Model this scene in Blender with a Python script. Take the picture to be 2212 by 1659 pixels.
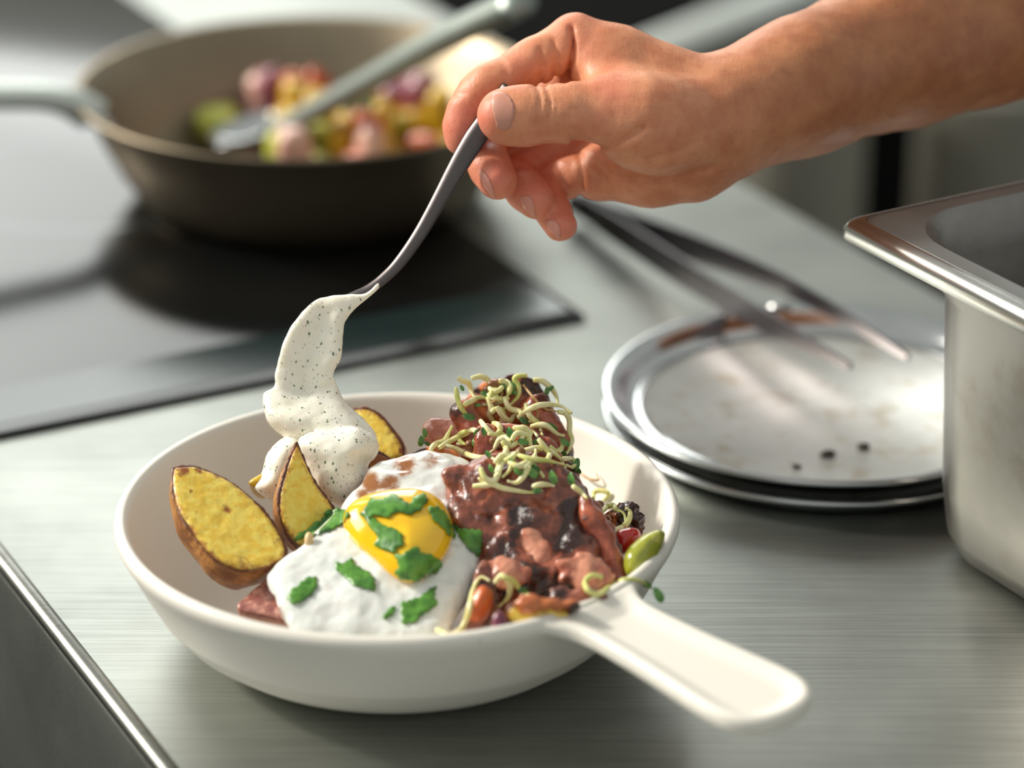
import bpy, math, random
import numpy as np
from mathutils import Vector, noise as mnoise
from mathutils.bvhtree import BVHTree
from mathutils.geometry import delaunay_2d_cdt

for o in list(bpy.data.objects):
    bpy.data.objects.remove(o, do_unlink=True)
rng = random.Random(7)
scene = bpy.context.scene
COL = scene.collection

# ------------------------------------------------------------------ camera
F, CX, CY = 6250.0, 1106.0, 829.5            # focal length and centre in pixels of 2212 x 1659
PITCH = math.radians(23.75)
CAM = np.array([0.0, 0.0, 0.50])
RGT = np.array([1.0, 0, 0])
FWD = np.array([0, math.cos(PITCH), -math.sin(PITCH)])
UPV = np.array([0, math.sin(PITCH), math.cos(PITCH)])
FOCUS = 1.03
cd = bpy.data.cameras.new('camera')
cam = bpy.data.objects.new('camera', cd)
COL.objects.link(cam)
cam.location = CAM
cam.rotation_euler = (math.pi / 2 - PITCH, 0, 0)
cd.sensor_width = 36.0
cd.lens = F * 36.0 / 2212.0
cd.clip_start = 0.02
cd.dof.use_dof = True
cd.dof.focus_distance = FOCUS
cd.dof.aperture_fstop = 4.2
scene.camera = cam

# ------------------------------------------------------------------ world, light, exposure
w = bpy.data.worlds.new('world')
scene.world = w
w.use_nodes = True
w.node_tree.nodes['Background'].inputs[0].default_value = (0.93, 0.96, 0.92, 1)
w.node_tree.nodes['Background'].inputs[1].default_value = 0.54


def lamp(name, kind, loc, target, energy, color, size=None, size_y=None, angle=None):
    d = bpy.data.lights.new(name, kind)
    o = bpy.data.objects.new(name, d)
    COL.objects.link(o)
    o.location = loc
    o.rotation_euler = (Vector(target) - Vector(loc)).to_track_quat('-Z', 'Y').to_euler()
    d.energy = energy
    d.color = color
    if kind == 'AREA':
        d.shape = 'RECTANGLE'
        d.size = size
        d.size_y = size_y
    if angle is not None:
        d.angle = angle
    return o


lamp('window_daylight', 'AREA', (-2.55, 1.75, 1.65), (0.4, 1.75, 1.25), 66, (1.0, 0.97, 0.91), 2.0, 1.5)
lamp('window_daylight_back', 'AREA', (-0.98, 4.4, 1.62), (-0.7, 1.0, 1.2), 50, (0.98, 1.0, 0.96), 2.3, 1.7)
lamp('sun', 'SUN', (-2.4, 1.7, 1.65), (-0.04, 0.96, 0.05), 3.3, (1.0, 0.93, 0.82), angle=math.radians(5))

vs = scene.view_settings
vs.view_transform = 'Standard'
vs.look = 'None'
vs.exposure = 0.0
vs.gamma = 1.0
vs.use_curve_mapping = False


# ------------------------------------------------------------------ pixel helpers
def ray(x, y):
    return FWD + (x - CX) / F * RGT - (y - CY) / F * UPV


def Z(x, y, z=0.0):
    d = ray(x, y)
    return CAM + d * (z - CAM[2]) / d[2]


def T(x, y, t):
    return CAM + ray(x, y) * t


def proj(P):
    q = np.asarray(P) - CAM
    t = q @ FWD
    return CX + F * (q @ RGT) / t, CY - F * (q @ UPV) / t


# ------------------------------------------------------------------ materials
def lin(c):
    return tuple(((v / 255) / 12.92 if v / 255 <= 0.04045 else ((v / 255 + 0.055) / 1.055) ** 2.4) for v in c) + (1.0,)


class NT:
    def __init__(self, name):
        self.m = bpy.data.materials.new(name)
        self.m.use_nodes = True
        self.t = self.m.node_tree
        self.b = self.t.nodes['Principled BSDF']
        self.tc = self.t.nodes.new('ShaderNodeTexCoord')

    def n(self, kind, **kw):
        o = self.t.nodes.new(kind)
        for k, v in kw.items():
            setattr(o, k, v)
        return o

    def link(self, a, b):
        self.t.links.new(a, b)

    def mapping(self, scale=(1, 1, 1), rot=(0, 0, 0), src='Object'):
        mp = self.n('ShaderNodeMapping')
        mp.inputs['Scale'].default_value = scale
        mp.inputs['Rotation'].default_value = rot
        self.link(self.tc.outputs[src], mp.inputs[0])
        return mp.outputs[0]

    def noise(self, scale, detail=4, rough=0.55, vec=None, dist=0.0):
        o = self.n('ShaderNodeTexNoise')
        o.inputs['Scale'].default_value = scale
        o.inputs['Detail'].default_value = detail
        o.inputs['Roughness'].default_value = rough
        o.inputs['Distortion'].default_value = dist
        self.link(vec if vec is not None else self.tc.outputs['Object'], o.inputs['Vector'])
        return o.outputs['Fac']

    def ramp(self, fac, stops):
        r = self.n('ShaderNodeValToRGB')
        e = r.color_ramp.elements
        e[0].position, e[0].color = stops[0]
        e[1].position, e[1].color = stops[-1]
        for p, c in stops[1:-1]:
            k = e.new(p)
            k.color = c
        self.link(fac, r.inputs[0])
        return r.outputs[0]

    def step(self, fac, a, b):
        mr = self.n('ShaderNodeMapRange')
        mr.interpolation_type = 'SMOOTHSTEP'
        mr.inputs['From Min'].default_value = a
        mr.inputs['From Max'].default_value = b
        self.link(fac, mr.inputs['Value'])
        return mr.outputs[0]

    def math(self, op, a, b):
        o = self.n('ShaderNodeMath', operation=op)
        for i, v in enumerate((a, b)):
            if isinstance(v, (int, float)):
                o.inputs[i].default_value = v
            else:
                self.link(v, o.inputs[i])
        return o.outputs[0]

    def mix(self, fac, a, b):
        o = self.n('ShaderNodeMix', data_type='RGBA')
        for i, v in ((0, fac), (6, a), (7, b)):
            if isinstance(v, (int, float, tuple)):
                o.inputs[i].default_value = v
            else:
                self.link(v, o.inputs[i])
        return o.outputs[2]

    def attr(self, name):
        o = self.n('ShaderNodeAttribute', attribute_name=name)
        return o.outputs['Fac']

    def color(self, c):
        if isinstance(c, tuple):
            self.b.inputs['Base Color'].default_value = c
        else:
            self.link(c, self.b.inputs['Base Color'])

    def bump(self, h, strength, dist, prev=None):
        o = self.n('ShaderNodeBump')
        o.inputs['Strength'].default_value = strength
        o.inputs['Distance'].default_value = dist
        self.link(h, o.inputs['Height'])
        if prev is not None:
            self.link(prev, o.inputs['Normal'])
        self.link(o.outputs[0], self.b.inputs['Normal'])
        return o.outputs[0]

    def set(self, **kw):
        names = {'rough': 'Roughness', 'metal': 'Metallic', 'sss': 'Subsurface Weight', 'sssr': 'Subsurface Radius',
                 'ssss': 'Subsurface Scale', 'coat': 'Coat Weight', 'coatr': 'Coat Roughness', 'spec': 'Specular IOR Level',
                 'ior': 'IOR', 'trans': 'Transmission Weight', 'aniso': 'Anisotropic', 'sheen': 'Sheen Weight'}
        for k, v in kw.items():
            i = self.b.inputs[names[k]]
            if isinstance(v, (int, float, tuple)):
                i.default_value = v
            else:
                self.link(v, i)
        return self


def food(name, a, b, scale=250, lo=0.4, hi=0.62, c=None, rough=0.4, bump=0.35, bdist=0.0006, bscale=600, sss=0.0,
         ssscale=0.004, coat=0.0, attr=None, attr_lo=0.35, attr_hi=0.65, spec=0.5, spots=None):
    """mottled food: colours a/b by noise, colour c where the painted mask (stored on the mesh) is high"""
    m = NT(name)
    n1 = m.noise(scale, 5, 0.6)
    col = m.mix(m.step(n1, lo, hi), lin(a), lin(b))
    if attr and c:
        nn = m.noise(scale * 1.7, 5, 0.65)
        f = m.math('ADD', m.attr(attr), m.math('MULTIPLY', m.math('SUBTRACT', nn, 0.5), 1.1))
        col = m.mix(m.step(f, attr_lo, attr_hi), col, lin(c))
    if spots:
      for sc, sz, sc_col in spots:
        v = m.n('ShaderNodeTexVoronoi')
        v.inputs['Scale'].default_value = sc
        v.inputs['Randomness'].default_value = 1.0
        m.link(m.mapping((1, 1, 0.55), (0.4, 0.6, 0.2)), v.inputs['Vector'])
        keep = m.step(m.noise(sc * 0.9, 2), 0.46, 0.54)
        dot = m.math('MULTIPLY', m.math('SUBTRACT', 1.0, m.step(v.outputs['Distance'], sz * 0.55, sz)), keep)
        col = m.mix(dot, col, lin(sc_col))
    m.color(col)
    m.set(rough=rough, spec=spec)
    if sss:
        m.set(sss=sss, ssss=ssscale, sssr=(1.0, 0.6, 0.35))
    if coat:
        m.set(coat=coat, coatr=0.12)
    if bump:
        m.bump(m.noise(bscale, 5, 0.6), bump, bdist)
    return m.m


def steel(name, col, rough, brushed=0.0, rot=0.0, stain=None, metal=1.0, rvar=0.08):
    m = NT(name)
    v = m.mapping((14, 900, 900), (0, 0, rot))
    n = m.noise(1.0, 3, 0.6, v)
    big = m.noise(9, 4, 0.6)
    base = m.mix(m.step(big, 0.3, 0.7), lin(col), lin(tuple(x * 0.86 for x in col)))
    if stain:
        base = m.mix(m.math('MULTIPLY', m.step(m.noise(stain[1], 5, 0.65), 0.5, 0.68), stain[2]), base, lin(stain[0]))
    if brushed:
        base = m.mix(m.math('MULTIPLY', m.step(n, 0.35, 0.7), 0.35), base, lin(tuple(min(255, x * 1.18) for x in col)))
    m.color(base)
    r = m.math('ADD', rough - rvar / 2, m.math('MULTIPLY', m.noise(16, 4), rvar))
    m.set(metal=metal, rough=r)
    if brushed:
        m.bump(n, brushed, 0.0004)
    return m.m


def plain(name, col, rough=0.5, metal=0.0, **kw):
    m = NT(name)
    m.color(lin(col))
    m.set(rough=rough, metal=metal, **kw)
    return m.m


M = {}
HEAD = math.radians(27.5)
M['counter'] = steel('brushed_counter_steel', (163, 166, 160), 0.43, 0.12, -HEAD - 0.06)
M['counter_edge'] = steel('worn_edge_steel', (150, 150, 144), 0.33, 0.05, 0, ((70, 66, 58), 30, 0.6))
M['steel'] = steel('bright_tray_steel', (212, 214, 214), 0.13)
M['tray_floor'] = steel('smeared_tray_steel', (222, 220, 214), 0.40, 0, 0, ((168, 152, 126), 60, 0.6))
M['pan'] = steel('heat_tinted_pan_steel', (160, 146, 124), 0.43)
M['container'] = steel('satin_container_steel', (150, 147, 143), 0.42, 0, 0, ((120, 112, 100), 22, 0.5))
M['flange'] = steel('satin_flange_steel', (190, 194, 192), 0.46)
M['bead'] = steel('polished_bead_steel', (214, 214, 210), 0.24)
M['utensil'] = steel('grey_utensil_steel', (160, 168, 162), 0.40)
M['tweezers'] = steel('dark_tweezer_steel', (124, 120, 124), 0.34)
M['spoon'] = steel('worn_spoon_steel', (104, 98, 98), 0.42, 0, 0, None)
M['back_steel'] = plain('bin_metal', (168, 164, 150), 0.4, 0.35)
M['rail'] = plain('rail_satin_metal', (244, 250, 244), 0.42, 0.0)
M['pan_handle'] = plain('pale_pan_handle_steel', (196, 202, 196), 0.42, 0.75)
M['hob'] = plain('black_hob_glass', (10, 12, 13), 0.16, spec=0.6)
hm = NT('hob_border_print')
v = hm.n('ShaderNodeTexVoronoi')
v.inputs['Scale'].default_value = 420
v.inputs['Randomness'].default_value = 0.0
hm.link(hm.mapping((1, 1, 1), (0, 0, HEAD)), v.inputs['Vector'])
hm.color(hm.mix(hm.step(v.outputs['Distance'], 0.30, 0.42), lin((40, 60, 60)), lin((12, 18, 19))))
hm.set(rough=0.22)
M['hob_border'] = hm.m
M['floor'] = plain('dark_kitchen_floor', (20, 20, 18), 0.6)
M['wall'] = plain('painted_wall', (190, 190, 182), 0.8)
M['frame'] = plain('window_frame_paint', (225, 225, 220), 0.5)
M['oven'] = plain('black_enamel', (5, 5, 4), 0.9, spec=0.08)
dm = NT('matte_white_stoneware')
dm.color(lin((230, 226, 216)))
dm.set(rough=0.42, spec=0.45)
dm.bump(dm.noise(900, 3, 0.6), 0.10, 0.0004)
M['dish'] = dm.m
M['flesh'] = food('potato_flesh', (252, 222, 104), (246, 202, 70), 330, c=(150, 80, 18), rough=0.38, bump=0.35, bscale=900,
                  sss=0.25, attr='brown', attr_lo=0.40, attr_hi=0.85, coat=0.25)
M['skin_potato'] = food('potato_skin', (186, 128, 62), (128, 76, 32), 110, c=(92, 44, 14), rough=0.42, bump=0.55, bdist=0.001,
                        bscale=330, attr='brown', coat=0.2)
M['sauce'] = food('herb_yogurt', (252, 247, 232), (248, 242, 224), 120, rough=0.3, bump=0.25, bscale=260, bdist=0.0008,
                  sss=0.35, ssscale=0.003, coat=0.3, spots=[(430, 0.25, (116, 130, 108)), (900, 0.24, (150, 160, 142)), (300, 0.12, (84, 104, 80))])
M['egg_white'] = food('egg_white', (238, 240, 236), (226, 230, 226), 110, c=(150, 92, 40), rough=0.18, bump=0.35, bdist=0.0011,
                      bscale=190, sss=0.3, ssscale=0.003, coat=0.8, attr='brown', attr_lo=0.38, attr_hi=0.85)
M['yolk'] = food('egg_yolk', (255, 204, 10), (252, 188, 4), 60, rough=0.14, bump=0.12, bscale=160, sss=0.3, coat=0.8)
M['parsley'] = food('parsley_green', (92, 150, 52), (54, 110, 32), 200, rough=0.34, bump=0.3, bscale=420, coat=0.25)
M['bacon'] = food('bacon_meat', (188, 102, 74), (130, 58, 40), 110, 0.36, 0.64, c=(74, 32, 22), rough=0.3, bump=0.5, bdist=0.0012,
                  bscale=260, sss=0.15, coat=0.45, attr='brown')
M['bacon_dark'] = food('dark_braised_meat', (156, 86, 64), (92, 46, 34), 120, 0.38, 0.6, c=(48, 20, 14), rough=0.27, bump=0.7, bdist=0.0015,
                       bscale=200, coat=0.5, attr='brown')
M['bacon_fat'] = food('bacon_fat', (214, 146, 118), (178, 100, 78), 130, c=(110, 50, 30), rough=0.28, bump=0.6, bdist=0.001, bscale=250,
                      sss=0.2, coat=0.45, attr='brown')
M['roast_orange'] = food('roasted_orange_rind', (206, 118, 62), (156, 74, 40), 140, c=(52, 20, 10), rough=0.32, bump=0.5,
                         bscale=260, coat=0.4, attr='brown')
M['ham'] = food('seared_ham', (224, 170, 150), (206, 146, 126), 150, c=(150, 92, 84), rough=0.3, bump=0.3, bscale=300, sss=0.2, coat=0.4,
                attr='brown')
M['stem'] = food('sprout_stem', (246, 240, 190), (228, 226, 150), 180, rough=0.34, bump=0, sss=0.2, ssscale=0.002)
M['stem_green'] = food('green_sprout_stem', (206, 212, 120), (228, 226, 150), 180, rough=0.34, bump=0, sss=0.2, ssscale=0.002)
M['root'] = food('sprout_root', (178, 134, 80), (200, 168, 110), 300, rough=0.45, bump=0)
M['leaf'] = food('sprout_leaf', (100, 150, 70), (58, 108, 50), 300, rough=0.32, bump=0.2, bscale=500, coat=0.2)
M['hull'] = food('seed_hull', (134, 92, 46), (104, 62, 28), 300, rough=0.4, bump=0.3)
M['tomato'] = plain('tomato_red', (196, 32, 22), 0.18, sss=0.2, ssss=0.003, coat=0.6)
M['pickle'] = food('green_pepper', (156, 160, 48), (112, 126, 30), 90, c=(196, 190, 90), rough=0.2, bump=0.2, bscale=200, coat=0.6, attr='brown')
M['yellow_veg'] = food('yellow_veg', (214, 180, 44), (180, 132, 28), 120, c=(90, 50, 16), rough=0.3, coat=0.4, attr='brown')
M['green_veg'] = food('green_veg', (92, 118, 48), (48, 76, 36), 110, rough=0.3, coat=0.4)
M['lime_veg'] = food('lime_veg', (204, 206, 92), (170, 180, 60), 110, rough=0.3, coat=0.4)
M['onion'] = food('purple_onion', (110, 44, 66), (160, 96, 110), 110, rough=0.25, coat=0.5)
M['pink_onion'] = food('pink_onion', (206, 140, 132), (222, 186, 164), 110, rough=0.25, coat=0.5)
M['orange_veg'] = food('orange_veg', (206, 96, 26), (170, 62, 16), 110, rough=0.28, coat=0.4)
M['crumb'] = plain('burnt_crumb', (46, 38, 28), 0.7)
M['nut'] = plain('pine_nut', (226, 196, 146), 0.45)

sm = NT('skin')
n1 = sm.noise(70, 5, 0.6)
n2 = sm.noise(420, 4, 0.6)
red = sm.attr('red')
pale = sm.mix(sm.step(n1, 0.35, 0.68), lin((222, 154, 116)), lin((206, 130, 94)))
tan = sm.mix(sm.step(n1, 0.3, 0.7), lin((184, 122, 82)), lin((162, 100, 66)))
base = sm.mix(sm.attr('tan'), pale, tan)
base = sm.mix(sm.math('MULTIPLY', red, 0.85), base, lin((226, 130, 110)))
base = sm.mix(sm.math('MULTIPLY', sm.step(n2, 0.5, 0.75), 0.22), base, lin((150, 74, 54)))
sm.color(base)
sm.set(rough=0.46, spec=0.4, sss=0.22, ssss=0.006, sssr=(1.0, 0.35, 0.2))
nb = sm.noise(1400, 3, 0.5)
b1 = sm.bump(nb, 0.22, 0.0005)
wv = sm.noise(1.0, 3, 0.6, sm.mapping((900, 260, 260), (0, 0.3, 0.3)))
sm.bump(wv, 0.16, 0.0006, b1)
M['skin'] = sm.m
M['nail'] = plain('finger_nail', (224, 152, 134), 0.34, sss=0.15, ssss=0.002)
M['nail_dull'] = plain('thumb_nail', (200, 140, 120), 0.40, sss=0.1, ssss=0.002)
M['hair'] = plain('arm_hair', (150, 104, 60), 0.5)


# ------------------------------------------------------------------ objects
def mesh(name, verts, faces, mat, smooth=True, attrs=None):
    me = bpy.data.meshes.new(name)
    me.from_pydata([tuple(map(float, q)) for q in verts], [], [tuple(map(int, f)) for f in faces])
    me.update()
    if smooth:
        me.polygons.foreach_set('use_smooth', [True] * len(me.polygons))
    for k, a in (attrs or {}).items():
        at = me.attributes.new(k, 'FLOAT', 'POINT')
        at.data.foreach_set('value', np.asarray(a, dtype=np.float32))
    if mat:
        me.materials.append(M[mat] if isinstance(mat, str) else mat)
    return me


class G:
    """raw geometry of one mesh, world coordinates"""
    def __init__(self, v, f, mat, attrs=None, smooth=True):
        self.v = np.asarray(v, float)
        self.f = [tuple(int(i) for i in q) for q in f]
        self.mat, self.attrs, self.smooth = mat, attrs, smooth

    def bvh(self):
        return BVHTree.FromPolygons([Vector(q) for q in self.v], self.f)


def join(*gs):
    v, f, k = [], [], 0
    for g in gs:
        v.append(g.v)
        f += [tuple(i + k for i in q) for q in g.f]
        k += len(g.v)
    at = None
    if gs[0].attrs:
        at = {n: np.concatenate([np.asarray(g.attrs[n]) for g in gs]) for n in gs[0].attrs}
    return G(np.concatenate(v), f, gs[0].mat, at, gs[0].smooth)


def tag(o, label=None, cat=None, group=None, kind=None):
    for k, q in (('label', label), ('category', cat), ('group', group), ('kind', kind)):
        if q:
            o[k] = q
    return o


def single(name, g, label=None, cat=None, group=None, kind=None, base=None):
    lo, hi = g.v.min(0), g.v.max(0)
    b = np.array([(lo[0] + hi[0]) / 2, (lo[1] + hi[1]) / 2, lo[2]]) if base is None else np.asarray(base, float)
    o = bpy.data.objects.new(name, mesh(name, g.v - b, g.f, g.mat, g.smooth, g.attrs))
    COL.objects.link(o)
    o.location = b
    return tag(o, label, cat, group, kind)


def thing(name, parts, label=None, cat=None, group=None, kind=None):
    """parts: list of (name, G, [subparts (name, G)], part label)"""
    allv = np.concatenate([q[1].v for q in parts])
    lo, hi = allv.min(0), allv.max(0)
    b = np.array([(lo[0] + hi[0]) / 2, (lo[1] + hi[1]) / 2, lo[2]])
    e = bpy.data.objects.new(name, None)
    e.empty_display_size = 0.02
    COL.objects.link(e)
    e.location = b
    tag(e, label, cat, group, kind)
    for q in parts:
        o = bpy.data.objects.new(q[0], mesh(q[0], q[1].v - b, q[1].f, q[1].mat, q[1].smooth, q[1].attrs))
        COL.objects.link(o)
        o.parent = e
        if len(q) > 3 and q[3]:
            o['label'] = q[3]
        for s in (q[2] if len(q) > 2 and q[2] else []):
            so = bpy.data.objects.new(s[0], mesh(s[0], s[1].v - b, s[1].f, s[1].mat, s[1].smooth, s[1].attrs))
            COL.objects.link(so)
            so.parent = o
            if len(s) > 2:
                so['label'] = s[2]
    return e


# ------------------------------------------------------------------ shape tools
def lathe(profile, c, n=96, mat=None, close=False):
    v, f = [], []
    m = len(profile)
    for i in range(n):
        a = 2 * math.pi * i / n
        for r, z in profile:
            v.append((c[0] + r * math.cos(a), c[1] + r * math.sin(a), c[2] + z))
    rows = m if close else m - 1
    for i in range(n):
        for j in range(rows):
            k = (j + 1) % m
            f.append((i * m + j, ((i + 1) % n) * m + j, ((i + 1) % n) * m + k, i * m + k))
    return G(v, f, mat)


def spline(pts, per=8, closed=False):
    p = [np.asarray(q, float) for q in pts]
    n = len(p)
    out = []
    rngi = range(n) if closed else range(n - 1)
    for i in rngi:
        if closed:
            a, b, c, d = p[(i - 1) % n], p[i], p[(i + 1) % n], p[(i + 2) % n]
        else:
            a, b, c, d = p[max(i - 1, 0)], p[i], p[i + 1], p[min(i + 2, n - 1)]
        for k in range(per):
            t = k / per
            out.append(0.5 * ((2 * b) + (c - a) * t + (2 * a - 5 * b + 4 * c - d) * t * t + (3 * b - a - 3 * c + d) * t ** 3))
    if not closed:
        out.append(p[-1])
    return np.array(out)


def tube(pts, rad, mat, sides=8, flat=None):
    """tube along pts, rad scalar or per point; flat=(axis, factor) squashes sections along an axis"""
    P = np.asarray(pts, float)
    n = len(P)
    rad = np.full(n, rad) if np.isscalar(rad) else np.asarray(rad, float)
    tan = np.gradient(P, axis=0)
    tan /= np.linalg.norm(tan, axis=1)[:, None] + 1e-12
    ref = np.array([0.3, 0.2, 0.93])
    if abs(tan[0] @ ref) > 0.9:
        ref = np.array([1.0, 0, 0])
    u = ref - tan[0] * (ref @ tan[0])
    v, f = [], []
    for i in range(n):
        u = u - tan[i] * (u @ tan[i])
        u /= np.linalg.norm(u)
        w_ = np.cross(tan[i], u)
        for k in range(sides):
            a = 2 * math.pi * k / sides
            off = rad[i] * (math.cos(a) * u + math.sin(a) * w_)
            if flat is not None:
                ax = np.asarray(flat[0])
                off = off - ax * (off @ ax) * (1 - flat[1])
            v.append(P[i] + off)
    for i in range(n - 1):
        for k in range(sides):
            f.append((i * sides + k, i * sides + (k + 1) % sides, (i + 1) * sides + (k + 1) % sides, (i + 1) * sides + k))
    f.append(tuple(reversed(range(sides))))
    f.append(tuple((n - 1) * sides + k for k in range(sides)))
    return G(v, f, mat)


def box(c, ax, ay, az, hx, hy, hz, mat, bev=0.0):
    """box with bevelled vertical edges and a chamfered top/bottom"""
    c, ax, ay, az = (np.asarray(q, float) for q in (c, ax, ay, az))
    b = min(bev, hx * .45, hy * .45, hz * .45)
    if b <= 0:
        v = [c + sx * hx * ax + sy * hy * ay + sz * hz * az for sz in (-1, 1) for sx, sy in ((-1, -1), (1, -1), (1, 1), (-1, 1))]
        f = [(3, 2, 1, 0), (4, 5, 6, 7)] + [(i, (i + 1) % 4, 4 + (i + 1) % 4, 4 + i) for i in range(4)]
        return G(v, f, mat, smooth=False)
    ring = []
    for (sx, sy), a0 in (((1, 1), 0), ((-1, 1), 90), ((-1, -1), 180), ((1, -1), 270)):
        for k in range(4):
            a = math.radians(a0 + 30 * k)
            ring.append((sx * (hx - b), sy * (hy - b), math.cos(a), math.sin(a)))
    levels = []
    for k in range(4):
        a = math.radians(-90 + 30 * k)
        levels.append((-(hz - b) + b * math.sin(a), b * math.cos(a)))
    for k in range(4):
        a = math.radians(30 * k)
        levels.append(((hz - b) + b * math.sin(a), b * math.cos(a)))
    v, f = [], []
    m = len(ring)
    for z, r in levels:
        for x, y, cx, cy in ring:
            v.append(c + (x + cx * r) * ax + (y + cy * r) * ay + z * az)
    for j in range(len(levels) - 1):
        for k in range(m):
            f.append((j * m + k, j * m + (k + 1) % m, (j + 1) * m + (k + 1) % m, (j + 1) * m + k))
    f.append(tuple(reversed(range(m))))
    f.append(tuple((len(levels) - 1) * m + k for k in range(m)))
    return G(v, f, mat)


def surface_nets(vol, org, h):
    s = vol < 0
    nx, ny, nz = vol.shape
    c = [(i, j, k) for i in (0, 1) for j in (0, 1) for k in (0, 1)]
    cnt = np.zeros((nx - 1, ny - 1, nz - 1), np.int8)
    for i, j, k in c:
        cnt += s[i:nx - 1 + i, j:ny - 1 + j, k:nz - 1 + k]
    act = (cnt > 0) & (cnt < 8)
    idx = np.full(act.shape, -1, np.int64)
    cells = np.argwhere(act)
    idx[act] = np.arange(len(cells))
    acc = np.zeros((len(cells), 3))
    num = np.zeros(len(cells))
    corner = {q: vol[cells[:, 0] + q[0], cells[:, 1] + q[1], cells[:, 2] + q[2]] for q in c}
    for a in c:
        for ax in range(3):
            if a[ax] == 0:
                b = list(a)
                b[ax] = 1
                va, vb = corner[a], corner[tuple(b)]
                m = (va < 0) != (vb < 0)
                t = va[m] / (va[m] - vb[m])
                pt = np.tile(np.array(a, float), (m.sum(), 1))
                pt[:, ax] += t
                acc[m] += pt
                num[m] += 1
    V = (cells + acc / num[:, None]) * h + org
    quads = []
    for ax in range(3):
        o1, o2 = (ax + 1) % 3, (ax + 2) % 3
        sl0 = [slice(None)] * 3
        sl1 = [slice(None)] * 3
        sl0[ax] = slice(0, -1)
        sl1[ax] = slice(1, None)
        a, b = s[tuple(sl0)], s[tuple(sl1)]
        e = np.argwhere(a != b)
        e = e[(e[:, o1] > 0) & (e[:, o2] > 0) & (e[:, o1] < vol.shape[o1] - 1) & (e[:, o2] < vol.shape[o2] - 1)]
        if not len(e):
            continue
        inside = a[e[:, 0], e[:, 1], e[:, 2]]
        d1 = np.zeros(3, int)
        d1[o1] = 1
        d2 = np.zeros(3, int)
        d2[o2] = 1
        g = lambda q: idx[q[:, 0], q[:, 1], q[:, 2]]
        q = np.stack([g(e - d1 - d2), g(e - d2), g(e), g(e - d1)], 1)
        q[~inside] = q[~inside][:, ::-1]
        quads.append(q)
    Q = np.concatenate(quads)
    return V, Q[(Q >= 0).all(1)]


def relax(V, Q, it=2, lam=0.5):
    E = np.concatenate([Q[:, [0, 1]], Q[:, [1, 2]], Q[:, [2, 3]], Q[:, [3, 0]]])
    E = np.concatenate([E, E[:, ::-1]])
    deg = np.bincount(E[:, 0], minlength=len(V))[:, None]
    for _ in range(it):
        for l in (lam, -lam * 0.6) if it > 2 else (lam,):
            acc = np.stack([np.bincount(E[:, 0], weights=V[E[:, 1], k], minlength=len(V)) for k in range(3)], 1)
            V = V + l * (acc / np.maximum(deg, 1) - V)
    return V


def vnormals(V, Q):
    n = np.cross(V[Q[:, 2]] - V[Q[:, 0]], V[Q[:, 3]] - V[Q[:, 1]])
    out = np.stack([sum(np.bincount(Q[:, i], weights=n[:, k], minlength=len(V)) for i in range(4)) for k in range(3)], 1)
    return out / (np.linalg.norm(out, axis=1)[:, None] + 1e-12)


def fbm(P, scale, seed=0.0):
    return np.array([mnoise.fractal(Vector((q[0] * scale + seed, q[1] * scale - seed, q[2] * scale + 2 * seed)), 1.0, 2.0, 3) for q in P])


def poly_sd(A, B, poly):
    """signed distance (negative inside) from points A,B (arrays) to a polygon"""
    poly = np.asarray(poly, float)
    d = np.full(A.shape, 1e9)
    ins = np.zeros(A.shape, bool)
    n = len(poly)
    for i in range(n):
        p, q = poly[i], poly[(i + 1) % n]
        e = q - p
        wx, wy = A - p[0], B - p[1]
        t = np.clip((wx * e[0] + wy * e[1]) / (e @ e + 1e-15), 0, 1)
        d = np.minimum(d, (wx - t * e[0]) ** 2 + (wy - t * e[1]) ** 2)
        cond = (p[1] <= B) != (q[1] <= B)
        xi = p[0] + (B - p[1]) / (q[1] - p[1] + 1e-15) * e[0]
        ins ^= cond & (A < xi)
    d = np.sqrt(d)
    return np.where(ins, -d, d)


def frame(n):
    n = np.asarray(n, float)
    n /= np.linalg.norm(n)
    a = np.cross([0, 0, 1.0], n)
    a = RGT.copy() if np.linalg.norm(a) < 1e-6 else a / np.linalg.norm(a)
    return a, np.cross(n, a), n


def bulge(x):
    return np.sqrt(np.maximum(0, 1 - (1 - np.clip(x, 0, 1)) ** 2))


def plane_poly(outline, c, t, fr):
    """pixel outline -> polygon in the plane through T(c,t) with frame fr"""
    P0 = T(c[0], c[1], t)
    a, b, n = fr
    out = []
    for x, y in outline:
        r = ray(x, y)
        P = CAM + r * ((P0 - CAM) @ n) / (r @ n) - P0
        out.append((P @ a, P @ b))
    return P0, np.array(out)


def smin(a, b, k):
    h = np.clip(0.5 + 0.5 * (b - a) / k, 0, 1)
    return b + (a - b) * h - k * h * (1 - h)


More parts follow.
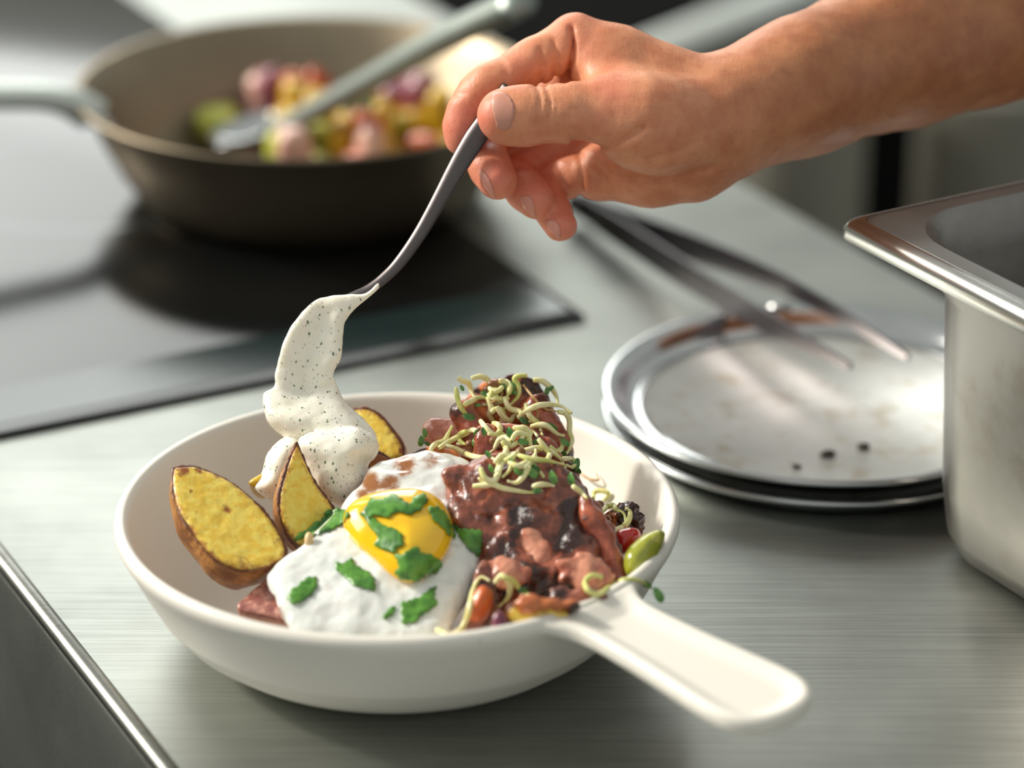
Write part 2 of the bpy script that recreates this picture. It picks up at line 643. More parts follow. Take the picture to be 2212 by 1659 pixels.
def pillow(outline, c, t, n, mat, hf=0.004, rf=0.01, hb=0.004, rb=0.01, res=0.0007, rough=0.0, rscale=120, seed=1.0,
           brown=None, edge=None, smooth_poly=True, front=None, base=0.0, it=3, jit=0.0, topbrown=0.0):
    """a solid lump whose outline in the plane is the given one: front and back swell from the rim"""
    fr = frame(n)
    ol = spline(outline, 5, True) if smooth_poly else np.array(outline, float)
    if jit:
        ol = np.array([[x + jit * mnoise.noise(Vector((x / 17, y / 17, seed))), y + jit * mnoise.noise(Vector((x / 17, y / 17, seed + 7)))] for x, y in ol])
    P0, poly = plane_poly(ol, c, t, fr)
    lo, hi = poly.min(0) - 3 * res, poly.max(0) + 3 * res
    A, B = np.meshgrid(np.arange(lo[0], hi[0], res), np.arange(lo[1], hi[1], res), indexing='ij')
    d = poly_sd(A, B, poly)
    hfm = hf * bulge(-d / rf) + base * (d < 0)
    if front is not None:
        hfm = hfm + front(A, B, d)
    hbm = hb * bulge(-d / rb)
    zs = np.arange(-hb - 4 * res, max(hfm.max(), hf) + 5 * res, res)
    C = zs[None, None, :]
    vol = np.maximum(np.maximum(C - hfm[:, :, None], -C - hbm[:, :, None]), d[:, :, None])
    V, Q = surface_nets(vol, np.array([lo[0], lo[1], zs[0]]), res)
    V = relax(V, Q, it)
    if rough:
        N = vnormals(V, Q)
        V = V + N * (fbm(V, rscale, seed) * rough)[:, None]
    W = P0 + V[:, :1] * fr[0] + V[:, 1:2] * fr[1] + V[:, 2:3] * fr[2]
    at = np.zeros(len(V))
    if brown:
        pr = proj_all(W)
        for x, y, r, s in brown:
            at = np.maximum(at, s * np.exp(-(((pr[:, 0] - x) ** 2 + (pr[:, 1] - y) ** 2) / r ** 2)))
    if topbrown:
        at = np.maximum(at, topbrown * np.clip((V[:, 2] + 0.0022) / 0.0012, 0, 1))
    if edge:
        dv = -poly_sd(V[:, 0], V[:, 1], poly)
        at = np.maximum(at, edge[1] * np.exp(-np.maximum(dv, 0) / edge[0]))
    return G(W, Q, mat, {'brown': at})


def proj_all(W):
    q = W - CAM
    t = q @ FWD
    return np.stack([CX + F * (q @ RGT) / t, CY - F * (q @ UPV) / t], 1)


def potato(outline, c, t, n, H, rb=None, brown=None, edge=(0.0034, 0.72), seed=1.0, res=0.0007, skin_brown=0.25):
    fr = frame(n)
    P0, poly = plane_poly(spline(outline, 5, True), c, t, fr)
    rb = rb or 0.012
    lo, hi = poly.min(0) - 4 * res, poly.max(0) + 4 * res
    A, B = np.meshgrid(np.arange(lo[0], hi[0], res), np.arange(lo[1], hi[1], res), indexing='ij')
    d = poly_sd(A, B, poly)
    zs = np.arange(-H - 4 * res, 0.003, res)
    C = zs[None, None, :]
    hb = H * bulge(-d / rb)
    vol = np.maximum(np.maximum(C + 0.0004, -C - hb[:, :, None]), d[:, :, None])
    V, Q = surface_nets(vol, np.array([lo[0], lo[1], zs[0]]), res)
    V = relax(V, Q, 3)
    V = V + vnormals(V, Q) * (fbm(V, 90, seed) * 0.0006)[:, None]
    toW = lambda X: P0 + X[:, :1] * fr[0] + X[:, 1:2] * fr[1] + X[:, 2:3] * fr[2]
    rim = 0.85 * np.exp(-np.abs(V[:, 2]) / 0.0016)
    skin = G(toW(V), Q, 'skin_potato', {'brown': np.maximum(rim, skin_brown)})
    top = 0.0006 * bulge(-(d + 0.0012) / 0.004)
    zs = np.arange(-0.003, 0.003, res)
    C = zs[None, None, :]
    vol = np.maximum(np.maximum(C - top[:, :, None], -C - 0.0018), (d + 0.0011)[:, :, None])
    V, Q = surface_nets(vol, np.array([lo[0], lo[1], zs[0]]), res)
    V = relax(V, Q, 3)
    V[:, 2] += fbm(V, 260, seed + 3) * 0.00022
    W = toW(V)
    dv = -poly_sd(V[:, 0], V[:, 1], poly)
    at = np.maximum(edge[1] * np.exp(-np.maximum(dv - 0.0011, 0) / edge[0]), 0.21)
    pr = proj_all(W)
    for x, y, r, s in (brown or []):
        at = np.maximum(at, s * np.exp(-(((pr[:, 0] - x) ** 2 + (pr[:, 1] - y) ** 2) / r ** 2)))
    return skin, G(W, Q, 'flesh', {'brown': at})


def cast(bvhs, x, y):
    r = Vector(ray(x, y)).normalized()
    best = None
    for b in bvhs:
        h = b.ray_cast(Vector(CAM), r)
        if h[0] is not None and (best is None or h[3] < best[3]):
            best = h
    return best


def drape(outline, bvhs, mat, lift=0.0008, thick=0.00035, step=7, wob=0.0006, seed=0.0, tdef=1.0, maxd=None):
    """a thin leaf laid over what lies under its outline"""
    ol = np.array(outline, float)
    lo, hi = ol.min(0), ol.max(0)
    A, B = np.meshgrid(np.arange(lo[0], hi[0], step), np.arange(lo[1], hi[1], step), indexing='ij')
    d = poly_sd(A, B, ol)
    inner = np.stack([A[d < -step * 0.45], B[d < -step * 0.45]], 1)
    pts = [Vector(q) for q in ol] + [Vector(q) for q in inner]
    n = len(ol)
    vv, ee, ff, *_ = delaunay_2d_cdt(pts, [(i, (i + 1) % n) for i in range(n)], [list(range(n))], 1, 1e-5)
    ts = []
    for q in vv:
        h = cast(bvhs, q.x, q.y)
        ts.append(None if h is None else (Vector(h[0]) - Vector(CAM)).dot(Vector(FWD)))
    ok = [q for q in ts if q is not None]
    med = float(np.median(ok)) if ok else tdef
    top = []
    for q, t in zip(vv, ts):
        t = med if t is None or abs(t - med) > 0.02 else t
        wv_ = mnoise.noise(Vector((q.x / 22 + seed, q.y / 22, seed)))
        top.append(T(q.x, q.y, t - lift - wob * (wv_ + 0.6)))
    top = np.array(top)
    k = len(top)
    bot = top + FWD * thick
    f = [tuple(q) for q in ff]
    faces = []
    for q in f:
        a = top[list(q)]
        nrm = np.cross(a[1] - a[0], a[2] - a[0])
        q = q if nrm @ FWD < 0 else q[::-1]
        faces.append(q)
        faces.append(tuple(i + k for i in q[::-1]))
    cnt = {}
    for q in faces[::2]:
        for i in range(len(q)):
            e = (q[i], q[(i + 1) % len(q)])
            cnt[e] = 1
    for (a, b) in list(cnt):
        if (b, a) not in cnt:
            faces.append((b, a, a + k, b + k))
    return G(np.concatenate([top, bot]), faces, mat)


# ------------------------------------------------------------------ the room and the worktop
D1 = np.array([-math.sin(HEAD), math.cos(HEAD), 0])      # along the counter, away from the camera
D2 = np.array([math.cos(HEAD), math.sin(HEAD), 0])       # across the counter
EZ = np.array([0, 0, 1.0])


def cs(u, s, z=0.0):
    return D2 * u + D1 * s + EZ * z


CU0, CU1, CS0, CS1 = 0.276, 0.750, 0.30, 1.72
floor = single('floor', box((0.2, 1.6, -0.93), RGT, [0, 1, 0], EZ, 3.2, 3.2, 0.03, 'floor'), kind='structure')


def wall(name, origin, ax, length, height, win):
    """wall with one window opening; win = (x0, x1, z0, z1)"""
    n = np.cross(ax, EZ)
    x0, x1, z0, z1 = win
    rect = [(0, x0, 0, height), (x1, length, 0, height), (x0, x1, 0, z0), (x0, x1, z1, height)]
    g = join(*[box(np.asarray(origin) + ax * (a + b) / 2 + EZ * (c + d) / 2, ax, n, EZ, (b - a) / 2, 0.06, (d - c) / 2, 'wall')
               for a, b, c, d in rect])
    return single(name, g, kind='structure')


wall('wall_left', (-2.72, -1.2, -0.9), np.array([0, 1.0, 0]), 6.0, 3.6, (1.9, 4.0, 1.75, 3.35))
wall('wall_back', (-2.78, 4.62, -0.9), np.array([1.0, 0, 0]), 3.25, 3.6, (0.6, 3.0, 1.6, 3.4))
for k, (org, ax, x0, x1, z0, z1) in enumerate([((-2.72, -1.2, -0.9), np.array([0, 1.0, 0]), 1.9, 4.0, 1.75, 3.35),
                                               ((-2.78, 4.62, -0.9), np.array([1.0, 0, 0]), 0.6, 3.0, 1.6, 3.4)]):
    n = np.cross(ax, EZ)
    bars = []
    for a, b, c, d in ((x0, x1, z0, z0 + .05), (x0, x1, z1 - .05, z1), (x0, x0 + .05, z0 + .05, z1 - .05), (x1 - .05, x1, z0 + .05, z1 - .05)):
        bars.append(box(np.asarray(org) + ax * (a + b) / 2 + EZ * (c + d) / 2, ax, n, EZ, (b - a) / 2, 0.03, (d - c) / 2, 'frame'))
    single('window_%d' % (k + 1), join(*bars), kind='structure')

# steel worktop: a slab with rolled long edges, and an apron on the near-left side
prof = []
R0 = 0.006
for k in range(7):
    a = math.radians(180 - 15 * k)
    prof.append((CU0 + R0 + R0 * math.cos(a), -R0 + R0 * math.sin(a)))
for k in range(7):
    a = math.radians(90 - 15 * k)
    prof.append((CU1 - R0 + R0 * math.cos(a), -R0 + R0 * math.sin(a)))
prof += [(CU1, -0.045), (CU1 - 0.002, -0.045), (CU1 - 0.002, -0.008), (CU0 + 0.002, -0.008), (CU0 + 0.002, -0.10), (CU0, -0.10)]
v, f = [], []
m = len(prof)
for s in (CS0, CS1):
    v += [cs(u, s, z) for u, z in prof]
for k in range(m):
    f.append((k, (k + 1) % m, m + (k + 1) % m, m + k))
top = G(v, f, 'counter')
apron = box(cs(CU0 + 0.012, (CS0 + CS1) / 2, -0.49), D2, D1, EZ, 0.010, (CS1 - CS0) / 2, 0.40, 'counter_edge', 0.002)
rail = tube([cs(CU0 + 0.0035, CS0, -0.0022), cs(CU0 + 0.0035, CS1, -0.0022)], 0.0036, 'counter_edge', 16)
legs = [('leg', box(cs(u, s, -0.45), D2, D1, EZ, 0.02, 0.02, 0.448, 'counter_edge', 0.003)) for u in (CU0 + .06, CU1 - .06) for s in (CS0 + .1, CS1 - .1)]
thing('steel_worktop', [('top', top), ('apron', apron), ('edge_bead', rail)] + legs,
      'brushed stainless steel worktop carrying the dish, hob and trays', 'worktop')

# induction hob let into the worktop
HS0, HU1, HU0, HS1 = 1.056, 0.587, 0.300, 1.71
glass = box(cs((HU0 + HU1) / 2, (HS0 + HS1) / 2, 0.0014), D2, D1, EZ, (HU1 - HU0) / 2, (HS1 - HS0) / 2, 0.0012, 'hob', 0.0005)
strip = box(cs((HU0 + HU1) / 2, HS0 + 0.026, 0.00270), D2, D1, EZ, (HU1 - HU0) / 2 - 0.004, 0.018, 0.00012, 'hob_border')
ring = lathe([(0.070, 0), (0.072, 0.0001), (0.074, 0)], cs(0.45, 1.33, 0.0026), 64, 'hob_border')
thing('induction_hob', [('glass_plate', glass), ('printed_border', strip), ('cooking_zone_ring', ring)],
      'black glass induction hob set into the steel worktop', 'hob')

# ------------------------------------------------------------------ dish
BC = np.array([-0.0405, 0.9207, 0.0])
pf = [(0.0, 0.0025), (0.050, 0.0022), (0.055, 0.0), (0.060, 0.0), (0.066, 0.0018), (0.0745, 0.0065), (0.082, 0.0125), (0.0870, 0.0190),
      (0.0876, 0.0196), (0.0884, 0.0212), (0.0920, 0.0280), (0.0955, 0.0355), (0.0975, 0.0395), (0.0992, 0.0425), (0.1000, 0.0448), (0.0998, 0.0466), (0.0988, 0.0479),
      (0.0975, 0.0484), (0.0962, 0.0480), (0.0950, 0.0466), (0.0942, 0.0445), (0.0925, 0.0385), (0.0890, 0.0305), (0.0840, 0.0225), (0.0770, 0.0145),
      (0.0700, 0.0098), (0.0630, 0.0078), (0.0520, 0.0070), (0.0, 0.0068)]
body = lathe(pf, BC, 160, 'dish')
hd = np.array([0.68, -0.733, 0.0])
hd /= np.linalg.norm(hd)
hp = np.array([-hd[1], hd[0], 0])       # to the right of the handle as seen from the tip inward


def handle_geo():
    res = 0.0007
    L0, L1 = 0.0915, 0.1885
    A, B = np.meshgrid(np.arange(L0 - .004, L1 + .004, res), np.arange(-0.036, 0.036, res), indexing='ij')
    side = [(0.0925, 0.0255), (0.0965, 0.0232), (0.1005, 0.0195), (0.107, 0.0160), (0.116, 0.0150), (0.135, 0.0158), (0.155, 0.0176),
            (0.168, 0.0186), (0.177, 0.0178), (0.1835, 0.0142), (0.187, 0.0085), (0.1882, 0.0)]
    pl = side + [(s, -w_) for s, w_ in side[-2::-1]]
    d = poly_sd(A, B, spline(pl, 4, True))
    lip = np.clip((-d) / 0.0030, 0, 1)
    lipmask = np.clip((A - 0.1) / 0.008, 0, 1)
    lift = 0.0475 + 0.0 * A - 0.03 * np.clip(A - 0.1, 0, 1)
    topz = lift - 0.0028 * (3 * np.clip((-d - .002) / .007, 0, 1) ** 2 - 2 * np.clip((-d - .002) / .007, 0, 1) ** 3) * lipmask - 0.0022 * (1 - np.sqrt(np.maximum(0, 1 - (1 - lip) ** 2)))
    th = 0.0075
    botz = lift - th + 0.003 * (1 - bulge(-d / 0.006)) + 0.0015 * np.clip((0.106 - A) / 0.010, 0, 1)
    zs = np.arange(0.024, 0.052, res)
    C = zs[None, None, :]
    vol = np.maximum(np.maximum(C - topz[:, :, None], botz[:, :, None] - C), d[:, :, None])
    rr = np.sqrt(A ** 2 + B ** 2)
    inner = (0.0945 - rr)[:, :, None] - 0.0 * C
    vol = np.maximum(vol, inner)
    V, Q = surface_nets(vol, np.array([L0 - .004, -0.036, zs[0]]), res)
    V = relax(V, Q, 6)
    W = BC + V[:, :1] * hd + V[:, 1:2] * hp + V[:, 2:3] * EZ
    return G(W, Q, 'dish')


thing('serving_dish', [('bowl', body), ('handle', handle_geo())],
      'white stoneware dish shaped like a small pan, full of food', 'dish')

# ------------------------------------------------------------------ food in the dish
SUP = []          # surfaces on which garnish is laid


def lump(name, label, cat, outline, c, t, n, mat, group=None, keep=True, **kw):
    g = pillow(outline, c, t, n, mat, **kw)
    o = single(name, g, label, cat, group)
    if keep:
        SUP.append(g.bvh())
    return g


def put_potato(label, outline, c, t, n, H, **kw):
    s, fl = potato(outline, c, t, n, H, **kw)
    thing('roast_potato', [('skin', s), ('cut_face', fl)], label, 'potato')
    SUP.append(s.bvh())
    SUP.append(fl.bvh())


put_potato('big roast potato half with browned cut face, leaning on the dish wall',
           [(370, 1012), (385, 1003), (430, 1005), (500, 1035), (560, 1085), (600, 1135), (622, 1185), (612, 1212), (560, 1232), (510, 1232),
            (455, 1205), (410, 1150), (380, 1100), (368, 1050)], (490, 1120), 1.000, (0.24, -0.44, 0.86), 0.030, rb=0.024, seed=2,
           brown=[(395, 1015, 22, .9), (430, 1015, 18, .8), (470, 1030, 16, .6), (412, 1062, 9, .75), (490, 1100, 16, .8), (425, 1105, 8, .7), (520, 1215, 35, .62),
                  (600, 1170, 22, .6), (575, 1150, 10, .55), (460, 1135, 7, .6)])
put_potato('roast potato wedge standing point up, partly under the herb sauce',
           [(644, 952), (660, 985), (690, 1045), (725, 1095), (720, 1130), (690, 1165), (655, 1188), (625, 1165), (603, 1120), (600, 1070), (612, 1020), (630, 970)],
           (655, 1090), 1.012, (0.42, -0.68, 0.60), 0.016, rb=0.010, seed=5, brown=[(640, 975, 22, .6), (640, 1010, 14, .4), (690, 1110, 16, .5), (648, 1040, 10, .3)])
put_potato('roast potato wedge with dark rind behind the herb sauce',
           [(752, 885), (790, 877), (825, 895), (855, 930), (875, 965), (872, 990), (845, 1000), (815, 985), (785, 945), (762, 915)],
           (815, 940), 1.062, (-0.22, -0.80, 0.55), 0.014, rb=0.009, seed=8, brown=[(800, 880, 16, .6), (868, 975, 14, .8), (850, 925, 12, .5)])
put_potato('charred potato end between the sauce and the egg edge',
           [(790, 985), (815, 972), (850, 990), (860, 1010), (835, 1035), (800, 1030)], (825, 1005), 1.046, (0.1, -0.7, 0.7), 0.016, rb=0.008, seed=9,
           brown=[(825, 1005, 60, 1.0)], skin_brown=0.8)
put_potato('roast potato chunk under the meat, next to the dish handle',
           [(1095, 1310), (1150, 1290), (1215, 1305), (1240, 1340), (1205, 1372), (1140, 1375), (1100, 1350)], (1165, 1335), 0.950, (0.05, -0.85, 0.5), 0.016,
           rb=0.010, seed=11, brown=[(1165, 1300, 40, .9)])
lump('pepper_strip', 'thin yellow pepper strip peeping out behind the big potato half', 'pepper',
     [(535, 1045), (555, 1028), (590, 1015), (600, 1030), (565, 1055)], (565, 1036), 1.035, (0, -0.7, 0.7), 'yellow_veg', hf=0.002, rf=0.003, hb=0.02, rb=0.004)

# bed of meat and vegetables that carries the egg and the bacon
lump('braised_meat', 'dark braised meat heaped in the middle of the dish under the bacon', 'meat',
     [(960, 1030), (1060, 985), (1200, 1000), (1280, 1070), (1335, 1180), (1345, 1255), (1290, 1310), (1180, 1335), (1080, 1330), (1035, 1260), (990, 1150)],
     (1180, 1190), 0.995, (0.06, -0.62, 0.78), 'bacon_dark', hf=0.007, rf=0.024, hb=0.030, rb=0.028, rough=0.0034, rscale=85, seed=4, jit=8,
     brown=[(1125, 1115, 40, .9), (1242, 1112, 44, .95), (1230, 1165, 46, .85), (1092, 1190, 36, .75), (1150, 1256, 56, .85), (1215, 1280, 56, .85), (1060, 1120, 16, .6), (1110, 1150, 30, .6)])
lump('ham_chunk', 'seared pink ham chunk sticking out under the fried egg', 'ham',
     [(511, 1309), (540, 1278), (590, 1248), (680, 1250), (740, 1330), (690, 1354), (612, 1340), (528, 1323)], (610, 1306), 0.988, (-0.05, -0.32, 0.95), 'ham',
     hf=0.0012, rf=0.003, hb=0.022, rb=0.0015, rough=0.0006, seed=6, topbrown=0.55)
lump('potato_mound', 'roast potato lump that carries the fried egg', 'potato',
     [(660, 1180), (760, 1090), (900, 1040), (1010, 1090), (1010, 1230), (930, 1320), (760, 1330), (670, 1270)], (840, 1200), 1.009, (0, -0.33, 0.945), 'skin_potato',
     hf=0.0002, rf=0.01, hb=0.030, rb=0.025, rough=0.001)

# fried egg
EGGN = (0.0, -0.33, 0.945)
egg_out = [(690, 1150), (735, 1105), (775, 1062), (800, 1025), (850, 998), (905, 985), (960, 985), (1012, 1000), (1030, 1040), (1038, 1085), (1046, 1130),
           (1040, 1190), (1030, 1250), (1008, 1300), (985, 1345), (940, 1388), (880, 1396), (800, 1392), (720, 1385), (640, 1375), (612, 1335),
           (590, 1290), (574, 1255), (600, 1225), (640, 1190)]
efr = frame(EGGN)


def egg_front(A, B, d):
    _, yc = plane_poly([(862, 1165)], (830, 1200), 0.996, efr)
    q = ((A - yc[0][0]) / 0.024) ** 2 + ((B - yc[0][1]) / 0.028) ** 2
    drop = np.clip((-0.020 - B) / 0.03, 0, 1)
    return (0.0045 * np.exp(-q) - 0.005 * drop ** 1.5) * (d < 0)


white = pillow(egg_out, (830, 1200), 0.996, EGGN, 'egg_white', hf=0.0045, rf=0.007, hb=0.0035, rb=0.006, res=0.0008, rough=0.0011, rscale=85, seed=3,
               front=egg_front, brown=[(800, 1042, 30, 1.0), (842, 1052, 36, .95), (872, 1004, 36, .95), (930, 994, 30, .72), (782, 1068, 20, .9), (985, 1000, 24, .6), (1034, 1060, 12, .5), (900, 1030, 50, .35)],
               edge=(0.0014, 0.62))
yk_out = [(740, 1132), (752, 1100), (790, 1078), (850, 1066), (910, 1066), (955, 1088), (978, 1130), (974, 1175), (950, 1215), (915, 1245), (880, 1256), (845, 1242),
          (805, 1205), (765, 1172)]
yolk = pillow(yk_out, (862, 1165), 0.9895, EGGN, 'yolk', hf=0.0095, rf=0.019, hb=0.004, rb=0.01, res=0.0007, it=5)
drip = pillow([(872, 1240), (905, 1238), (930, 1255), (915, 1275), (902, 1292), (885, 1290), (880, 1262)], (900, 1262), 0.9860, EGGN, 'yolk', hf=0.0022, rf=0.004,
              hb=0.003, rb=0.004, res=0.0006)
thing('fried_egg', [('egg_white', white), ('yolk', yolk, [('yolk_drip', drip)])], 'fried egg with runny yolk and browned lacy edge', 'egg')
EGG = [white.bvh(), yolk.bvh(), drip.bvh()]

# bacon and other pieces: name, label, category, outline, centre, depth, normal, material, options
BG = None
pieces = [
    ('bacon_rasher', 'crisp bacon rasher arched at the top of the sprout pile', 'bacon',
     [(1000, 872), (1020, 845), (1060, 818), (1110, 811), (1158, 824), (1186, 860), (1192, 905), (1150, 940), (1060, 940), (1012, 915)], (1100, 880), 1.058, (0.0, -0.86, 0.5),
     'roast_orange', dict(hf=0.005, rf=0.012, hb=0.006, rb=0.012, rough=0.0012, brown=[(1090, 815, 34, .9), (1150, 830, 36, 1.0), (1185, 880, 24, .9), (1030, 845, 16, .6)])),
    ('bacon_rasher', 'brown bacon rasher hanging on the dish wall side of the sprout pile', 'bacon',
     [(1135, 870), (1180, 852), (1210, 900), (1232, 960), (1242, 1015), (1190, 1030), (1140, 975)], (1185, 940), 1.048, (0.3, -0.82, 0.5), 'bacon',
     dict(hf=0.005, rf=0.010, hb=0.018, rb=0.012, rough=0.0013, seed=3, brown=[(1180, 860, 30, .8), (1230, 980, 22, .7)])),
    ('bacon_rasher', 'dark edged bacon rasher standing on the potato side of the sprout pile', 'bacon',
     [(975, 880), (1000, 862), (1035, 890), (1055, 950), (1060, 1000), (1005, 1005), (985, 940)], (1015, 935), 1.046, (-0.25, -0.82, 0.5), 'bacon',
     dict(hf=0.004, rf=0.009, hb=0.02, rb=0.012, rough=0.0013, seed=5, brown=[(985, 885, 22, .8), (1000, 930, 14, .4)])),
    ('bacon_rasher', 'glossy pink bacon rasher beside the dark sprout leaves', 'bacon',
     [(912, 925), (930, 902), (965, 900), (1005, 908), (1015, 950), (975, 975), (925, 970)], (960, 935), 1.052, (-0.2, -0.8, 0.55), 'bacon_fat',
     dict(hf=0.005, rf=0.009, hb=0.022, rb=0.012, rough=0.001, seed=7, brown=[(915, 955, 18, .5)])),
    ('bacon_rasher', 'folded bacon rasher in the middle of the sprout pile', 'bacon',
     [(1025, 935), (1080, 915), (1150, 925), (1215, 975), (1250, 1040), (1180, 1075), (1090, 1070), (1035, 1030)], (1135, 995), 1.030, (0.0, -0.78, 0.6), 'bacon',
     dict(hf=0.007, rf=0.014, hb=0.024, rb=0.018, rough=0.0016, seed=9, brown=[(1110, 985, 30, .3), (1235, 1010, 20, .7)])),
    ('bacon_rasher', 'charred bacon edge tucked behind the browned egg edge', 'bacon',
     [(885, 985), (905, 968), (940, 962), (985, 975), (990, 1000), (930, 1005)], (935, 985), 1.034, (0, -0.7, 0.7), 'roast_orange',
     dict(hf=0.002, rf=0.004, hb=0.012, rb=0.005, rough=0.0008, seed=12, brown=[(900, 975, 26, .9)])),
    ('bacon_strip', 'red bacon strip lying along the edge of the egg white', 'bacon',
     [(1036, 1062), (1062, 1046), (1100, 1050), (1126, 1075), (1136, 1106), (1116, 1125), (1112, 1170), (1098, 1215), (1064, 1225), (1048, 1170)], (1080, 1135), 1.001, (-0.15, -0.7, 0.7), 'bacon',
     dict(hf=0.0045, rf=0.012, hb=0.008, rb=0.009, rough=0.0014, rscale=80, seed=21, jit=9, brown=[(1118, 1120, 18, .7), (1105, 1180, 16, .6)])),
    ('glaze_drip', 'tan sauce drip running down the braised meat', 'sauce',
     [(1105, 1038), (1165, 1022), (1238, 1038), (1240, 1062), (1212, 1082), (1198, 1128), (1172, 1124), (1158, 1088), (1125, 1066)], (1175, 1070), 1.006, (0, -0.72, 0.7), 'bacon_fat',
     dict(hf=0.0022, rf=0.007, hb=0.006, rb=0.006, rough=0.0008, seed=23, jit=9)),
    ('bacon_strip', 'pale oval bacon piece in the centre of the braised meat', 'bacon',
     [(1116, 1150), (1140, 1136), (1168, 1150), (1192, 1185), (1200, 1225), (1176, 1244), (1142, 1220), (1122, 1182)], (1157, 1190), 0.9895, (0, -0.68, 0.72), 'bacon_fat',
     dict(hf=0.003, rf=0.009, hb=0.006, rb=0.007, rough=0.0012, seed=25, jit=12, brown=[(1186, 1232, 20, .7), (1125, 1160, 12, .5)])),
    ('bacon_strip', 'orange red bacon strip curling beside the tomato piece', 'bacon',
     [(1252, 1070), (1284, 1084), (1312, 1125), (1336, 1180), (1352, 1232), (1338, 1264), (1308, 1238), (1292, 1190), (1268, 1150), (1254, 1110)], (1300, 1170), 0.9935, (0.2, -0.7, 0.68), 'bacon',
     dict(hf=0.0042, rf=0.009, hb=0.010, rb=0.008, rough=0.0013, rscale=90, seed=27, jit=9, brown=[(1342, 1250, 18, .6), (1266, 1120, 16, .5)])),
    ('bacon_strip', 'soft pink bacon piece below the tomato beside the curled sprout', 'bacon',
     [(1205, 1215), (1240, 1196), (1285, 1200), (1318, 1232), (1322, 1268), (1275, 1282), (1235, 1266), (1212, 1244)], (1264, 1238), 0.9775, (0.1, -0.66, 0.74), 'bacon_fat',
     dict(hf=0.0032, rf=0.009, hb=0.008, rb=0.007, rough=0.0014, seed=29, jit=12, brown=[(1225, 1255, 20, .7), (1300, 1272, 20, .5)])),
    ('bacon_strip', 'brown bacon fold between the braised meat and the dish rim', 'bacon',
     [(1188, 1272), (1240, 1262), (1300, 1275), (1318, 1296), (1280, 1322), (1235, 1330), (1195, 1305)], (1250, 1295), 0.962, (0.1, -0.66, 0.74), 'bacon_dark',
     dict(hf=0.003, rf=0.008, hb=0.012, rb=0.008, rough=0.0016, seed=30, jit=10, brown=[(1210, 1285, 30, .6)])),
    ('bacon_strip', 'orange brown bacon strip across the potato chunk by the handle', 'bacon',
     [(1104, 1302), (1130, 1284), (1170, 1292), (1210, 1288), (1252, 1302), (1250, 1320), (1205, 1322), (1165, 1316), (1138, 1328), (1112, 1322)], (1185, 1307), 0.950, (0, -0.75, 0.65), 'roast_orange',
     dict(hf=0.003, rf=0.005, hb=0.006, rb=0.005, rough=0.0011, seed=31, jit=9, brown=[(1245, 1312, 22, .8), (1110, 1315, 12, .6)])),
    ('bacon_strip', 'small pink bacon piece between egg white and braised meat', 'bacon',
     [(1050, 1215), (1080, 1202), (1120, 1212), (1150, 1240), (1140, 1268), (1098, 1270), (1062, 1256)], (1098, 1236), 0.9785, (0, -0.7, 0.7), 'bacon_fat',
     dict(hf=0.0028, rf=0.008, hb=0.008, rb=0.006, rough=0.0014, seed=33, jit=12, brown=[(1072, 1250, 20, .7), (1140, 1250, 16, .6)])),
    ('crisp_crackling', 'dark crisp bubbled crackling near the dish wall', 'crackling',
     [(1318, 1105), (1345, 1092), (1380, 1098), (1392, 1130), (1385, 1152), (1345, 1150), (1322, 1135)], (1355, 1122), 1.022, (0.1, -0.75, 0.65), 'roast_orange',
     dict(hf=0.005, rf=0.006, hb=0.012, rb=0.008, rough=0.0028, rscale=260, seed=35, brown=[(1365, 1115, 50, 1.0)])),
    ('tomato_piece', 'bright red tomato piece beside the crackling', 'tomato',
     [(1322, 1160), (1340, 1142), (1372, 1140), (1386, 1160), (1370, 1185), (1345, 1200), (1328, 1190)], (1354, 1168), 1.006, (0.15, -0.75, 0.65), 'tomato',
     dict(hf=0.005, rf=0.006, hb=0.016, rb=0.007, rough=0.0003)),
    ('pepper_piece', 'glossy green pepper piece at the dish rim', 'pepper',
     [(1346, 1210), (1362, 1180), (1395, 1154), (1430, 1148), (1438, 1162), (1420, 1200), (1390, 1238), (1358, 1246)], (1390, 1198), 0.990, (-0.1, -0.62, 0.78), 'pickle',
     dict(hf=0.005, rf=0.006, hb=0.014, rb=0.007, rough=0.0005, brown=[(1420, 1160, 24, .5)])),
    ('pepper_strip', 'orange pepper strip in the gap beside the egg white', 'pepper',
     [(1008, 1330), (1020, 1285), (1042, 1262), (1062, 1275), (1058, 1310), (1030, 1345)], (1036, 1305), 0.960, (-0.2, -0.75, 0.6), 'orange_veg',
     dict(hf=0.003, rf=0.005, hb=0.014, rb=0.006, rough=0.0005)),
    ('onion_slice', 'purple onion slice in the gap in front of the meat', 'onion',
     [(1062, 1335), (1082, 1318), (1098, 1345), (1094, 1380), (1068, 1380)], (1080, 1352), 0.945, (0, -0.8, 0.6), 'onion', dict(hf=0.002, rf=0.004, hb=0.012, rb=0.005)),
    ('pepper_strip', 'dark yellow pepper strip low against the front dish wall', 'pepper',
     [(935, 1392), (960, 1368), (1010, 1362), (1045, 1372), (1040, 1390), (990, 1394)], (990, 1378), 0.940, (0, -0.6, 0.8), 'yellow_veg',
     dict(hf=0.002, rf=0.004, hb=0.014, rb=0.006, brown=[(1030, 1375, 26, .8)])),
    ('meat_scrap', 'dark brown meat scrap in the shadowed gap beside the egg', 'meat',
     [(1000, 1330), (1030, 1230), (1052, 1215), (1075, 1260), (1070, 1330), (1020, 1365)], (1040, 1290), 0.975, (0, -0.7, 0.7), 'bacon_dark',
     dict(hf=0.002, rf=0.006, hb=0.02, rb=0.01, rough=0.001, brown=[(1040, 1290, 80, .6)])),
]
for nm, lb, ct, ol, c, t, n, mt, kw in pieces:
    lump(nm, lb, ct, ol, c, t, n, mt, **kw)

